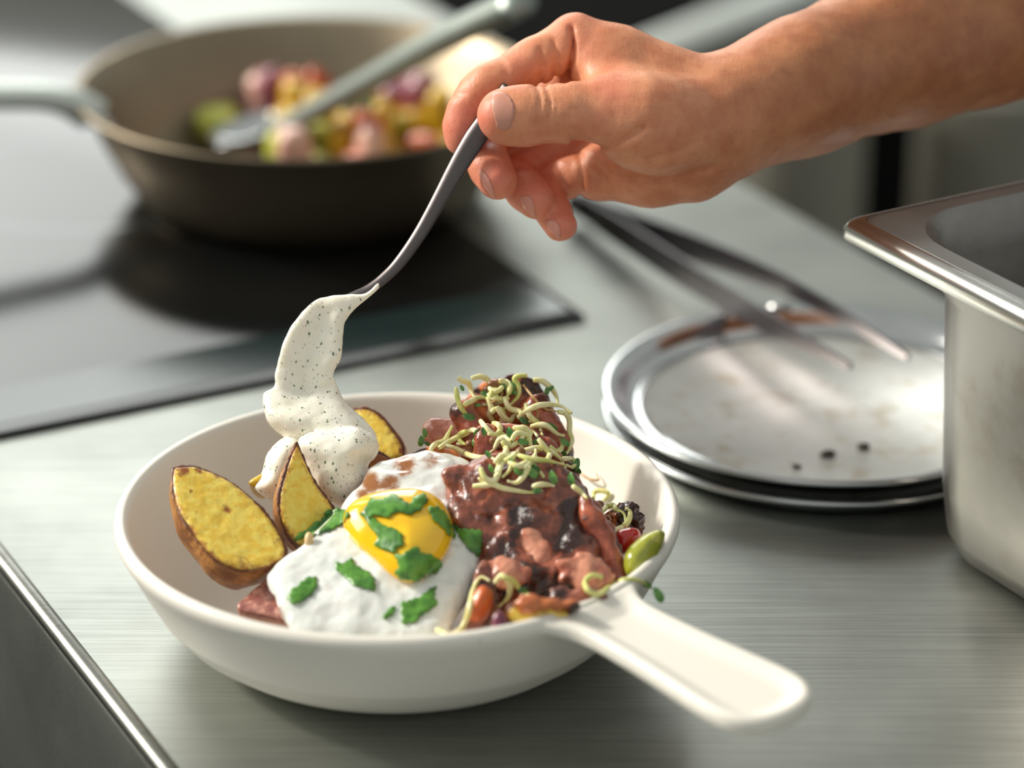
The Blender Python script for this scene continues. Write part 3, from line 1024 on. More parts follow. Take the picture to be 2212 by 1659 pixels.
# ------------------------------------------------------------------ parsley on the egg
leaves = [
    ('chopped parsley leaf across the top of the egg yolk', [(776, 1112), (792, 1092), (800, 1076), (826, 1078), (848, 1066), (862, 1074), (884, 1088), (896, 1072), (914, 1064), (926, 1080), (912, 1098), (886, 1112), (858, 1104), (838, 1118), (812, 1112), (796, 1122)]),
    ('parsley leaf stretched down the middle of the egg yolk', [(784, 1112), (806, 1118), (826, 1134), (852, 1142), (868, 1152), (872, 1176), (856, 1184), (850, 1196), (828, 1186), (808, 1180), (816, 1158), (800, 1140)]),
    ('large parsley leaf at the lower edge of the egg yolk', [(852, 1198), (872, 1196), (888, 1184), (902, 1180), (908, 1194), (926, 1196), (944, 1206), (956, 1218), (946, 1236), (922, 1244), (900, 1256), (870, 1254), (852, 1240), (862, 1222)]),
    ('narrow parsley leaf curving down the shaded side of the yolk', [(924, 1096), (944, 1092), (962, 1108), (978, 1134), (984, 1162), (972, 1158), (958, 1140), (938, 1124)]),
    ('flat parsley leaf between egg white and red bacon strip', [(978, 1134), (1000, 1142), (1040, 1146), (1042, 1172), (1036, 1204), (1014, 1186), (996, 1164)]),
    ('curled parsley sprig between potato wedge and egg yolk', [(634, 1168), (646, 1150), (664, 1146), (678, 1128), (694, 1126), (704, 1104), (722, 1098), (744, 1100), (756, 1112), (738, 1132), (716, 1144), (694, 1150), (668, 1160), (650, 1164)]),
    ('parsley leaf on the egg white below the yolk', [(722, 1214), (744, 1216), (758, 1204), (770, 1222), (790, 1232), (808, 1246), (812, 1276), (790, 1272), (764, 1264), (744, 1244), (728, 1234)]),
    ('pale parsley leaf on the egg white above the ham', [(620, 1294), (628, 1274), (646, 1262), (660, 1248), (682, 1244), (686, 1262), (676, 1282), (654, 1298), (634, 1306)]),
    ('jagged parsley leaf at the front of the egg white', [(866, 1302), (890, 1296), (910, 1288), (926, 1274), (942, 1264), (938, 1290), (946, 1304), (930, 1318), (906, 1330), (896, 1344), (870, 1348), (866, 1326)]),
    ('tiny parsley shred on the egg white', [(826, 1334), (838, 1316), (854, 1308), (852, 1322), (836, 1338)]),
]
def jag(ol, seed):
    r_ = random.Random(seed * 13 + 1)
    ol = np.array(ol, float)
    c = ol.mean(0)
    out = []
    for i in range(len(ol)):
        p, q = ol[i], ol[(i + 1) % len(ol)]
        L = np.linalg.norm(q - p)
        nrm = np.array([q[1] - p[1], p[0] - q[0]]) / (L + 1e-9)
        if nrm @ ((p + q) / 2 - c) < 0:
            nrm = -nrm
        out.append(p)
        n = max(2, int(L / 6))
        for k in range(1, n):
            out.append(p + (q - p) * k / n + nrm * (r_.uniform(1.2, 3.0) if k % 2 else -r_.uniform(0.8, 2.2)))
    return np.array(out)


for k, (lb, ol) in enumerate(leaves):
    bv = EGG + (SUP if k in (4, 5) else [])
    single('parsley_leaf', drape(jag(ol, k), bv, 'parsley', seed=k * 1.7, wob=0.0004, lift=0.0007), lb, 'herb')
h = cast(EGG + SUP, 668, 1168)
pn = np.array(h[0]) if h else T(668, 1168, 0.99)
single('pine_nut', tube(spline([pn + UPV * .003 - FWD * .001, pn - FWD * .0015, pn - UPV * .003 - FWD * .001], 5), [.0004, .0009, .0013, .0015, .0016, .0016, .0015, .0013, .0010, .0006, .0003], 'nut', 10),
       'pale pine nut on the egg white under the parsley sprig', 'nut')

# ------------------------------------------------------------------ spoon
SPT = 1.044
hpts = spline([(1102, 188), (1052, 260), (1002, 338), (950, 430), (905, 508), (862, 568), (828, 602), (795, 627), (768, 640), (742, 652)], 6)
wpx = np.interp(hpts[:, 1], [182, 300, 380, 450, 560, 610, 652], [17, 24, 20, 16, 13, 11, 12])
v, f = [], []
tg = np.gradient(hpts, axis=0)
tg /= np.linalg.norm(tg, axis=1)[:, None]
for i, (x, y) in enumerate(hpts):
    nx, ny = -tg[i][1], tg[i][0]
    w_ = wpx[i]
    for sgn, dt in ((-1, 0.0006), (-0.93, -0.0009), (-0.4, -0.0012), (0.3, -0.0012), (0.93, -0.0009), (1, 0.0006), (0.9, 0.0012), (0, 0.0014), (-0.9, 0.0012)):
        v.append(T(x + nx * w_ * sgn, y + ny * w_ * sgn, SPT + dt + sgn * 0.0005))
m = 9
for i in range(len(hpts) - 1):
    for k in range(m):
        f.append((i * m + k, i * m + (k + 1) % m, (i + 1) * m + (k + 1) % m, (i + 1) * m + k))
f.append(tuple(range(m)))
f.append(tuple((len(hpts) - 1) * m + k for k in reversed(range(m))))
sp_handle = G(v, f, 'spoon')
sp_out = [(790, 632), (755, 640), (700, 648), (672, 668), (640, 712), (618, 770), (606, 830), (612, 880), (640, 915), (680, 915), (705, 880), (716, 830), (726, 780), (736, 720), (752, 680), (785, 650)]
sp_bowl = pillow(sp_out, (675, 780), 1.047, (0.25, -0.80, 0.35), 'spoon', hf=0.0002, rf=0.01, hb=0.007, rb=0.010, res=0.0008)
sp_bowl.attrs = None
thing('spoon', [('handle', sp_handle), ('spoon_bowl', sp_bowl)], 'dull steel spoon held in the hand, its bowl coated with herb sauce', 'spoon')


# ------------------------------------------------------------------ herb sauce pouring off the spoon
def sauce_geo():
    res = 0.0007
    c0, t0 = (690, 860), 1.040
    P0 = T(c0[0], c0[1], t0)
    tx = lambda ol: np.array([((T(x, y, t0) - P0) @ RGT, (T(x, y, t0) - P0) @ UPV) for x, y in spline(ol, 5, True)])
    o1 = tx([(816, 612), (788, 634), (750, 638), (712, 640), (682, 645), (655, 675), (626, 715), (607, 757), (597, 800), (592, 834), (570, 848), (567, 866), (577, 905), (600, 932),
             (625, 950), (665, 962), (730, 974), (780, 970), (810, 950), (800, 922), (766, 890), (742, 862), (728, 828), (722, 805), (735, 765), (742, 720), (746, 690), (762, 668), (788, 648), (815, 626)])
    o2 = tx([(648, 955), (690, 930), (760, 922), (800, 935), (818, 960), (814, 985), (798, 1005), (808, 1035), (782, 1068), (748, 1090), (712, 1082), (686, 1054), (672, 1010)])
    o3 = tx([(618, 945), (650, 950), (650, 1000), (630, 1050), (615, 1095), (590, 1082), (565, 1066), (548, 1048), (568, 1022), (578, 985), (596, 958)])
    lo = np.minimum(np.minimum(o1.min(0), o2.min(0)), o3.min(0)) - 4 * res
    hi = np.maximum(np.maximum(o1.max(0), o2.max(0)), o3.max(0)) + 4 * res
    A, B = np.meshgrid(np.arange(lo[0], hi[0], res), np.arange(lo[1], hi[1], res), indexing='ij')
    zs = np.arange(-0.024, 0.024, res)          # towards the camera
    C = zs[None, None, :]
    d1, d2, d3 = poly_sd(A, B, o1), poly_sd(A, B, o2), poly_sd(A, B, o3)
    low = np.clip((0.004 - B) / 0.014, 0, 1)
    low = low * low * (3 - 2 * low)
    inn = np.clip(-d1 / 0.010, 0, 1)
    # coating in the spoon: raised rim, hollow middle, swelling where it runs off
    m1 = -0.0014 * inn ** 2 + (0.0012 + 0.0040 * low) * bulge(-d1 / 0.004) + 0.0065 * low * inn
    ctr = 0.0 * B
    f1 = np.maximum(np.maximum(C - (m1 + ctr)[:, :, None], (ctr - 0.0035 - 0.0065 * low * bulge(-d1 / .008))[:, :, None] - C), d1[:, :, None])
    z2, z3 = 0.010, 0.002
    f2 = np.maximum(np.abs(C - z2) - (0.010 * bulge(-d2 / 0.012))[:, :, None], d2[:, :, None])
    f3 = np.maximum(np.abs(C - z3) - (0.009 * bulge(-d3 / 0.007))[:, :, None], d3[:, :, None])
    vol = smin(smin(f1, f2, 0.003), f3, 0.003)
    V, Q = surface_nets(vol, np.array([lo[0], lo[1], zs[0]]), res)
    V = relax(V, Q, 4)
    V = V + vnormals(V, Q) * (fbm(V, 75, 2.2) * 0.0008)[:, None]
    W = P0 + V[:, :1] * RGT + V[:, 1:2] * UPV - V[:, 2:3] * FWD
    return G(W, Q, 'sauce')


sauce = sauce_geo()
single('herb_yogurt_sauce', sauce, 'thick white herb flecked sauce sliding off the spoon onto the potatoes', 'sauce')


# ------------------------------------------------------------------ sprouts
def c2(x, y):
    return (850 + x / 2.552, 780 + y / 2.552)


SPR = [  # stem polyline in a local tracing grid, leaves (x, y, angle, size), hull?, green?
    ([(355, 90), (385, 110), (410, 118), (425, 150), (440, 190), (465, 205)], [], 0, 0),
    ([(430, 95), (480, 85), (520, 105), (530, 140), (520, 158)], [], 1, 0),
    ([(345, 150), (352, 200), (368, 250), (395, 285), (420, 300)], [(415, 306, 15, 46), (378, 148, 60, 24)], 0, 1),
    ([(735, 80), (690, 82), (668, 98), (690, 140), (690, 190), (650, 235), (610, 262)], [(657, 136, 70, 34), (668, 172, 20, 24)], 0, 1),
    ([(580, 110), (610, 115), (630, 160), (625, 212)], [], 0, 0),
    ([(770, 105), (820, 110), (870, 150), (900, 200), (905, 240)], [(845, 165, 100, 34), (868, 150, 140, 26)], 0, 0),
    ([(690, 310), (740, 270), (800, 245), (870, 240), (930, 250), (982, 288)], [], 0, 0),
    ([(715, 130), (770, 200), (830, 260), (890, 275), (940, 290)], [], 0, 2),
    ([(905, 280), (950, 290), (970, 330), (970, 390), (985, 440), (960, 500), (935, 522)], [(945, 448, 40, 40)], 0, 0),
    ([(520, 200), (540, 260), (530, 300), (560, 340), (600, 352)], [], 1, 0),
    ([(570, 250), (600, 300), (640, 330), (665, 300), (690, 290)], [], 0, 0),
    ([(205, 490), (228, 460), (280, 440), (302, 400), (325, 355)], [(152, 440, 100, 40), (172, 395, 80, 34), (185, 455, 20, 24)], 0, 0),
    ([(290, 470), (330, 480), (380, 502), (440, 525), (500, 530), (540, 500), (580, 470)], [], 1, 0),
    ([(250, 480), (330, 430), (400, 400), (440, 380), (470, 402), (430, 450), (350, 456)], [(465, 395, 130, 40)], 0, 0),
    ([(660, 370), (720, 370), (750, 400), (735, 440), (700, 445)], [(645, 400, 70, 50)], 0, 0),
    ([(760, 360), (810, 350), (850, 360), (900, 400), (940, 412)], [(875, 362, 40, 42)], 0, 0),
    ([(600, 440), (622, 490), (600, 540), (570, 600), (555, 652)], [], 0, 0),
    ([(700, 500), (740, 490), (800, 480), (870, 500), (920, 540), (950, 592)], [(1005, 572, 110, 50)], 0, 0),
    ([(690, 520), (760, 540), (850, 550), (940, 572)], [(980, 650, 80, 46)], 0, 1),
    ([(480, 590), (500, 640), (540, 662), (570, 640), (600, 560), (650, 512), (700, 500)], [(540, 592, 60, 34)], 1, 0),
    ([(750, 580), (720, 630), (680, 670), (630, 662)], [(765, 615, 40, 52)], 0, 0),
    ([(440, 690), (500, 685), (550, 680), (600, 700), (680, 715), (760, 725), (820, 712)], [(790, 715, 0, 34)], 0, 0),
    ([(770, 690), (830, 680), (885, 688)], [(880, 640, 70, 50)], 0, 0),
    ([(930, 540), (970, 540), (1002, 560), (985, 585), (950, 572)], [(1020, 600, 60, 30)], 0, 0),
    ([(560, 480), (590, 430), (640, 470), (690, 450), (720, 500)], [(715, 445, 20, 40)], 0, 0),
    ([(800, 430), (830, 470), (860, 520), (820, 560), (780, 540)], [(845, 585, 10, 44)], 0, 0),
    ([(610, 200), (640, 260), (700, 280), (730, 330), (800, 330)], [(720, 330, 30, 40)], 0, 0),
    ([(480, 330), (520, 380), (560, 410), (600, 400), (640, 430)], [], 0, 0),
    ([(540, 230), (580, 210), (600, 170), (575, 140)], [], 1, 2),
    ([(640, 560), (690, 580), (740, 560), (790, 590), (830, 640)], [(690, 610, 30, 40)], 0, 0),
    ([(860, 470), (900, 500), (930, 470), (920, 430)], [(935, 505, 50, 34)], 0, 1),
    ([(730, 240), (750, 300), (800, 350), (820, 410)], [], 0, 0),
    ([(390, 240), (430, 220), (480, 200), (540, 215)], [(505, 180, 20, 34)], 1, 0),
    ([(650, 440), (680, 400), (740, 410), (760, 470), (800, 500)], [], 0, 0),
    ([(560, 560), (600, 520), (650, 540), (640, 600), (600, 640)], [(655, 560, 60, 36)], 0, 0),
]
LONE = [
    ('thin sprout root sticking out over the dish wall', [(1030, 620), (1080, 650), (1130, 655), (1118, 622)], [], 0, 2),
    ('straight pale sprout stem behind the braised meat', [(990, 690), (1030, 720), (1065, 755)], [], 0, 0),
    ('short curled sprout with brown seed hull near the crackling', [(1100, 760), (1108, 722), (1150, 715), (1185, 732), (1165, 762), (1135, 790)], [], 1, 1),
    ('looped sprout lying over the crackling', [(1145, 835), (1180, 802), (1215, 797), (1228, 822), (1270, 842), (1280, 888)], [], 0, 1),
    ('pale sprout arching over the tomato piece', [(1215, 935), (1270, 910), (1300, 870), (1302, 828), (1280, 810)], [], 0, 0),
    ('long curved sprout in the gap between egg and meat', [(240, 1480), (310, 1510), (380, 1470), (420, 1360), (440, 1260), (480, 1192), (530, 1212)], [], 0, 0),
    ('hooked sprout on the small pink bacon piece', [(560, 1222), (600, 1182), (640, 1232), (636, 1290), (605, 1330), (560, 1370)], [], 1, 0),
    ('green leafed sprout on the dark meat', [(600, 1190), (660, 1212), (700, 1260), (742, 1290)], [(715, 1270, 40, 50)], 0, 1),
    ('curled sprout hanging over the dish rim beside the handle', [(1150, 1190), (1092, 1182), (1055, 1222), (1080, 1270), (1140, 1282), (1220, 1225), (1300, 1200), (1360, 1212), (1420, 1250)],
     [(1460, 1290, 60, 56), (1395, 1228, 35, 40)], 0, 1),
]


def leaf_geo(c, ang, size, tilt, mat='leaf'):
    """small spoon shaped seed leaf, slightly cupped"""
    a = math.radians(ang)
    ex = RGT * math.cos(a) - UPV * math.sin(a)
    ey = RGT * math.sin(a) + UPV * math.cos(a)
    ez = -FWD
    ey = ey * math.cos(tilt) + ez * math.sin(tilt)
    ez = np.cross(ex, ey)
    v, f = [], []
    nu, nv = 9, 7
    for side in (0, 1):
        for i in range(nu):
            s = i / (nu - 1)
            wdt = 0.62 * size * math.sqrt(max(0.0, math.sin(math.pi * (0.04 + 0.94 * s)))) * (0.72 + 0.35 * s)
            for j in range(nv):
                q = j / (nv - 1) * 2 - 1
                edge_ = (1 - abs(q) ** 4) * math.sin(math.pi * s) ** 0.5
                z = 0.22 * size * q * q * 0.5 - 0.12 * size * (2 * s - 1) ** 2 + (0.00035 * edge_ if side == 0 else -0.00035 * edge_)
                v.append(c + ex * (s - 0.5) * size + ey * q * wdt * 0.5 + ez * z)
    for i in range(nu - 1):
        for j in range(nv - 1):
            a0 = i * nv + j
            q = (a0, a0 + nv, a0 + nv + 1, a0 + 1)
            f.append(q)
            f.append(tuple(k + nu * nv for k in q[::-1]))
    return G(v, f, mat)


def sprout(line, leaves_, hull, green, bv, seed, lift0=0.0018):
    r_ = random.Random(seed)
    px = spline([c2(*q) for q in line], 6)
    ts = []
    for x, y in px:
        h_ = cast(bv, x, y)
        ts.append(np.nan if h_ is None else float((np.array(h_[0]) - CAM) @ FWD))
    ts = np.array(ts)
    ok = ~np.isnan(ts)
    if ok.any():
        ts = np.interp(np.arange(len(ts)), np.flatnonzero(ok), ts[ok])
    else:
        ts = np.full(len(ts), 1.04)
    med = np.median(ts)
    ts = np.clip(ts, med - 0.012, med + 0.012)
    k = np.ones(7) / 7
    pad = np.concatenate([np.full(3, ts[0]), ts, np.full(3, ts[-1])])
    ts = np.minimum(np.convolve(pad, k, 'valid'), ts + 0.0005)
    s = np.linspace(0, 1, len(px))
    lift = lift0 + r_.random() * 0.0025 + 0.0018 * np.sin(s * math.pi * (1 + r_.random()) + r_.random() * 2)
    P = np.array([T(x, y, t - l) for (x, y), t, l in zip(px, ts, lift)])
    R_ = {0: 0.00096, 1: 0.00088, 2: 0.00045}[green]
    rad = R_ * (0.55 + 0.6 * np.sin(np.clip(s * 1.1 + 0.12, 0, 1) * math.pi) ** 0.6)
    parts = [('stem', tube(P, rad, {0: 'stem', 1: 'stem_green', 2: 'root'}[green], 8))]
    for x, y, a, sz in leaves_:
        X, Y = c2(x, y)
        h_ = cast(bv, X, Y)
        t = med if h_ is None else float(np.clip((np.array(h_[0]) - CAM) @ FWD, med - .01, med + .01))
        parts.append(('leaf', leaf_geo(T(X, Y, t - 0.003 - r_.random() * 0.0015), a, sz / 2.552 / 6.0 * 1e-3 * 1.55, r_.uniform(-0.5, 0.5))))
    if hull:
        e = P[-1]
        q = np.array([e + UPV * .0016, e, e - UPV * .0016]) - FWD * 0.0006
        parts.append(('seed_hull', tube(spline(q, 4), [.0003, .0011, .0016, .0018, .0019, .0018, .0016, .0011, .0003], 'hull', 10)))
    return parts


rs = random.Random(77)
for k in range(16):
    x, y = rs.choice([(600, 180), (700, 240), (560, 320), (760, 420), (640, 500), (820, 520), (720, 600), (900, 380), (430, 420), (580, 620)])
    x, y, a = x + rs.uniform(-50, 50), y + rs.uniform(-40, 40), rs.uniform(0, 6.28)
    ln, cv = [], rs.uniform(-0.9, 0.9)
    for q in range(6):
        ln.append((x, y))
        x, y, a = x + 30 * math.cos(a), y + 24 * math.sin(a), a + cv + rs.uniform(-.25, .25)
    SPR.append((ln, [(x, y, math.degrees(a), rs.uniform(26, 38))] if k % 3 else [], 1 if k % 5 == 0 else 0, rs.choice((0, 0, 0, 1, 2))))


def sprout_label(ln, lv, hu, gr):
    x, y = np.mean(ln, axis=0)
    zone = ('at the top of the pile' if y < 235 else 'on the potato side' if x < 490 else 'on the tray side' if x > 850 else
            'at the foot of the pile' if y > 560 else 'low in the pile' if y > 440 else 'in the middle of the pile')
    a = {0: 'pale cream sprout', 1: 'green stemmed sprout', 2: 'thin tan sprout'}[gr]
    b = {0: '', 1: ' with green leaf', 2: ' with two green leaves', 3: ' with three dark green leaves'}[len(lv)]
    c = ' and brown seed hull' if hu and lv else ' with brown seed hull' if hu else ''
    return a + (b + c or ' without leaves') + ' ' + zone


for k, (ln, lv, hu, gr) in enumerate(SPR):
    thing('sprout', sprout(ln, lv, hu, gr, SUP, 100 + k), sprout_label(ln, lv, hu, gr), 'sprout', 'sprouts heaped on the bacon')
DISHB = [body.bvh()]
for k, (lb, ln, lv, hu, gr) in enumerate(LONE):
    thing('sprout', sprout(ln, lv, hu, gr, SUP + EGG + DISHB, 300 + k), lb, 'sprout')

# ------------------------------------------------------------------ hand and forearm
HT = 1.050


def hand_geo():
    res = 0.00095
    o = T(1106, 300, HT)                      # metric frame, axes along right / up / away
    S = HT / F

    def J(x, y, d):                            # pixel and depth offset in mm -> local metres
        P = T(x, y, HT + d * 0.001) - o
        return np.array([P @ RGT, P @ UPV, P @ FWD])
    lo = np.array([-0.030, -0.044, -0.046])
    hi = np.array([0.335, 0.130, 0.230])
    dims = np.ceil((hi - lo) / res).astype(int)
    ax = [lo[k] + res * np.arange(dims[k]) for k in range(3)]
    BIG = 0.02

    def cone(vol, a, b, ra, rb, k):
        """smooth-union a tapered capsule into vol, touching only its surroundings"""
        mg = max(ra, rb) + k + 0.006
        mn, mx = np.minimum(a, b) - mg, np.maximum(a, b) + mg
        i0 = np.maximum(((mn - lo) / res).astype(int), 0)
        i1 = np.minimum(((mx - lo) / res).astype(int) + 1, dims)
        if (i1 <= i0).any():
            return
        X = ax[0][i0[0]:i1[0]][:, None, None]
        Y = ax[1][i0[1]:i1[1]][None, :, None]
        Zz = ax[2][i0[2]:i1[2]][None, None, :]
        e = b - a
        t = np.clip(((X - a[0]) * e[0] + (Y - a[1]) * e[1] + (Zz - a[2]) * e[2]) / (e @ e + 1e-15), 0, 1)
        d = np.sqrt((X - a[0] - t * e[0]) ** 2 + (Y - a[1] - t * e[1]) ** 2 + (Zz - a[2] - t * e[2]) ** 2) - (ra + (rb - ra) * t)
        sl = (slice(i0[0], i1[0]), slice(i0[1], i1[1]), slice(i0[2], i1[2]))
        vol[sl] = smin(vol[sl], d, k)

    def chain(vol, pts, k):
        for p, q in zip(pts[:-1], pts[1:]):
            cone(vol, J(*p[:3]), J(*q[:3]), p[3] * S, q[3] * S, k)

    new = lambda: np.full(dims, BIG, np.float32)
    body_ = new()
    # forearm (radius and ulna side by side), wrist
    chain(body_, [(1555, 242, 6, 114), (1640, 214, 14, 118), (1730, 178, 24, 136), (1950, 90, 56, 174), (2150, 15, 86, 206), (2420, -80, 124, 232), (2750, -180, 172, 236)], 0.010)
    chain(body_, [(1575, 268, 20, 108), (1740, 200, 40, 124), (1950, 110, 74, 160), (2420, -60, 142, 222), (2750, -165, 186, 226)], 0.010)
    # metacarpals
    chain(body_, [(1520, 232, 8, 102), (1420, 184, 8, 84), (1330, 134, 8, 72), (1245, 90, 8, 58)], 0.008)
    chain(body_, [(1500, 255, 18, 92), (1238, 172, 24, 56)], 0.008)
    chain(body_, [(1505, 290, 20, 92), (1262, 270, 28, 54)], 0.008)
    chain(body_, [(1560, 300, 10, 92), (1490, 340, 10, 90), (1400, 362, 14, 80), (1305, 374, 18, 60)], 0.007)
    # thenar ball and first web
    chain(body_, [(1545, 280, 0, 86), (1430, 276, -10, 98), (1370, 258, -13, 90), (1310, 244, -15, 70)], 0.008)
    chain(body_, [(1285, 150, 2, 44), (1340, 205, -6, 58)], 0.008)
    thumb = new()
    chain(thumb, [(1350, 240, -14, 74), (1318, 240, -15, 68), (1235, 246, -17, 62), (1170, 246, -18, 57), (1128, 250, -17.5, 61), (1092, 252, -17, 60)], 0.004)
    sub = (slice(0, int((0.075 - lo[0]) / res)), slice(None), slice(0, int((0.062 - lo[2]) / res)))
    body_[sub] = smin(body_[sub], thumb[sub], 0.003)

    sub = (slice(0, int((0.060 - lo[0]) / res)), slice(None), slice(0, int((0.062 - lo[2]) / res)))

    def knuckle_k(p, k0, k1, rr):
        X = ax[0][sub[0]][:, None, None] - p[0]
        Y = ax[1][None, :, None] - p[1]
        Zz = ax[2][sub[2]][None, None, :] - p[2]
        return (k0 + (k1 - k0) * np.exp(-(X * X + Y * Y + Zz * Zz) / rr ** 2)).astype(np.float32)
    fingers = [
        ([(1242, 90, 8, 57), (1150, 136, 5, 50), (1062, 184, 3, 48), (1036, 208, 3, 47), (1015, 238, 3, 45), (1002, 272, 3.5, 42), (1000, 298, 4, 40)], (1235, 105, 6)),
        ([(1238, 172, 24, 54), (1120, 262, 27, 50), (1052, 300, 24, 47), (1046, 332, 12, 45), (1058, 362, 4, 44), (1074, 390, -1, 43)], (1238, 172, 24)),
        ([(1262, 270, 28, 52), (1165, 340, 31, 46), (1112, 366, 29, 44), (1116, 392, 18, 42), (1136, 412, 9, 42), (1159, 433, 3, 41)], (1262, 270, 28)),
        ([(1296, 372, 18, 52), (1225, 384, 22, 45), (1180, 402, 24, 39), (1182, 428, 16, 37), (1196, 458, 9, 37), (1211, 487, 4, 36.5)], (1296, 372, 18)),
    ]
    vol = body_
    for pts, kn in fingers:
        fv = new()
        chain(fv, pts, 0.003)
        vol[sub] = smin(vol[sub], fv[sub], knuckle_k(J(*kn), 0.0007, 0.007, 0.016))
    # creases: grooves traced on the side that faces the front
    XX = ax[0][:, None]
    YY = ax[1][None, :]

    def groove(line, depth, width, front=None):
        pl = spline([J(x, y, 0)[:2] for x, y in line], 5)
        d = np.full((dims[0], dims[1]), 1.0)
        for p, q in zip(pl[:-1], pl[1:]):
            e = q - p
            t = np.clip(((XX - p[0]) * e[0] + (YY - p[1]) * e[1]) / (e @ e + 1e-15), 0, 1)
            d = np.minimum(d, np.sqrt((XX - p[0] - t * e[0]) ** 2 + (YY - p[1] - t * e[1]) ** 2))
        g = (depth * np.exp(-(d / width) ** 2)).astype(np.float32)
        zz = np.clip(((front if front is not None else 0.0) - ax[2]) / 0.004 + 0.5, 0, 1)
        nonlocal vol
        vol = vol + g[:, :, None] * zz[None, None, :].astype(np.float32)
    groove([(1157, 196), (1166, 225), (1163, 255), (1160, 285)], 0.0012, 0.0009, -0.012)
    groove([(1174, 192), (1184, 225), (1184, 255), (1172, 288)], 0.0014, 0.0009, -0.012)
    groove([(1192, 196), (1200, 230), (1198, 262)], 0.0004, 0.0008, -0.012)
    groove([(1142, 204), (1146, 232), (1144, 262)], 0.0003, 0.0008, -0.012)
    groove([(1234, 62), (1238, 100), (1232, 140), (1218, 186)], 0.0030, 0.0010, 0.014)
    groove([(1196, 90), (1202, 120), (1196, 160)], 0.0012, 0.0010, 0.012)
    groove([(1166, 110), (1172, 150), (1166, 186)], 0.0015, 0.0010, 0.012)
    groove([(1078, 128), (1092, 148), (1094, 172)], 0.0006, 0.0011, 0.01)
    groove([(966, 212), (985, 206), (1005, 205)], 0.0005, 0.0010, 0.01)
    groove([(1256, 330), (1262, 365), (1258, 400), (1254, 430)], 0.0016, 0.0013, 0.03)
    groove([(1205, 350), (1218, 372), (1220, 400)], 0.0010, 0.0011, 0.03)
    groove([(1235, 312), (1290, 322), (1335, 316), (1380, 290)], 0.0020, 0.0013, -0.002)
    groove([(1262, 330), (1310, 366), (1370, 384), (1430, 386), (1500, 372), (1535, 362)], 0.0017, 0.0017, 0.012)
    groove([(1320, 345), (1390, 352), (1450, 340), (1490, 322)], 0.0006, 0.0012, 0.0)
    groove([(1590, 360), (1575, 330), (1580, 300)], 0.0005, 0.0012, 0.0)
    V, Q = surface_nets(vol, lo, res)
    V = relax(V, Q, 4)
    V = V + vnormals(V, Q) * (fbm(V, 60, 4.4) * 0.0005)[:, None]
    W = o + V[:, :1] * RGT + V[:, 1:2] * UPV + V[:, 2:3] * FWD
    pr = proj_all(W)
    redm = np.zeros(len(W))
    for x, y, r, s in [(1000, 280, 75, 1.0), (1050, 250, 50, .8), (1070, 385, 60, 1.0), (1158, 425, 60, 1.0), (1210, 480, 60, 1.0), (1325, 190, 40, .55), (1110, 120, 60, .35),
                       (1240, 60, 60, .35), (1290, 270, 60, .3), (1160, 345, 60, .6)]:
        redm = np.maximum(redm, s * np.exp(-(((pr[:, 0] - x) ** 2 + (pr[:, 1] - y) ** 2) / r ** 2)))
    tanm = np.clip((pr[:, 0] - 1380) / 420, 0, 1)
    return G(W, Q, 'skin', {'red': redm, 'tan': tanm})


hand = hand_geo()
HB = [hand.bvh()]


def nail(outline, mat, thick=0.0004, tdef=1.04):
    return drape(spline(outline, 4, True), HB, mat, lift=0.00022, thick=thick, step=5, wob=0.0, tdef=tdef)


nails = [('finger_nail', nail([(1063, 203), (1080, 198), (1096, 203), (1108, 220), (1112, 240), (1106, 264), (1098, 279), (1076, 278), (1068, 256), (1062, 228)], 'nail_dull'), None,
          'broad thumb nail with a paler half moon')]
for ol in ([(1034, 372), (1040, 366), (1052, 378), (1062, 398), (1069, 424), (1062, 424), (1050, 408), (1040, 392)],
           [(1122, 428), (1132, 422), (1144, 424), (1152, 440), (1158, 468), (1148, 466), (1132, 450)],
           [(1180, 478), (1192, 474), (1204, 480), (1210, 496), (1209, 516), (1196, 508), (1184, 494)]):
    nails.append(('finger_nail', nail(ol, 'nail')))

# fine hair along the top and side of the forearm
hv, hf_ = [], []
rh = random.Random(5)
HN = vnormals(hand.v, np.array(hand.f))
prh = proj_all(hand.v)
cand = [i for i in range(len(hand.v)) if prh[i, 0] > 1540 and prh[i, 0] < 2215 and HN[i] @ UPV > 0.25 and HN[i] @ FWD < 0.6]
adir = (RGT * -0.86 + UPV * 0.2)
for i in rh.sample(cand, min(900, len(cand))):
    p0 = hand.v[i]
    L = rh.uniform(0.004, 0.009)
    d0 = HN[i] * 0.7 + adir * rh.uniform(0.4, 1.0) + np.array([rh.uniform(-.3, .3) for _ in range(3)])
    d0 /= np.linalg.norm(d0)
    p1 = p0 + d0 * L * 0.55
    d1 = d0 + adir * 0.5
    p2 = p1 + d1 / np.linalg.norm(d1) * L * 0.45
    k = len(hv)
    for p, r in ((p0 - HN[i] * .0003, 0.00005), (p1, 0.000042), (p2, 0.000015)):
        hv += [p + RGT * r, p + UPV * r, p - RGT * r * .7 - UPV * r * .7]
    for a in (0, 3):
        for b in range(3):
            hf_.append((k + a + b, k + a + (b + 1) % 3, k + a + 3 + (b + 1) % 3, k + a + 3 + b))
person = thing('person', [('arm_and_hand', hand, [q[:2] for q in nails])] + [('arm_hair', G(hv, hf_, 'hair'))],
               'bare forearm and hand of a person holding the spoon between thumb and forefinger', 'person')
for ch in COL.objects:
    if ch.parent is person and ch.name.startswith('arm_hair'):
        ch['kind'] = 'stuff'

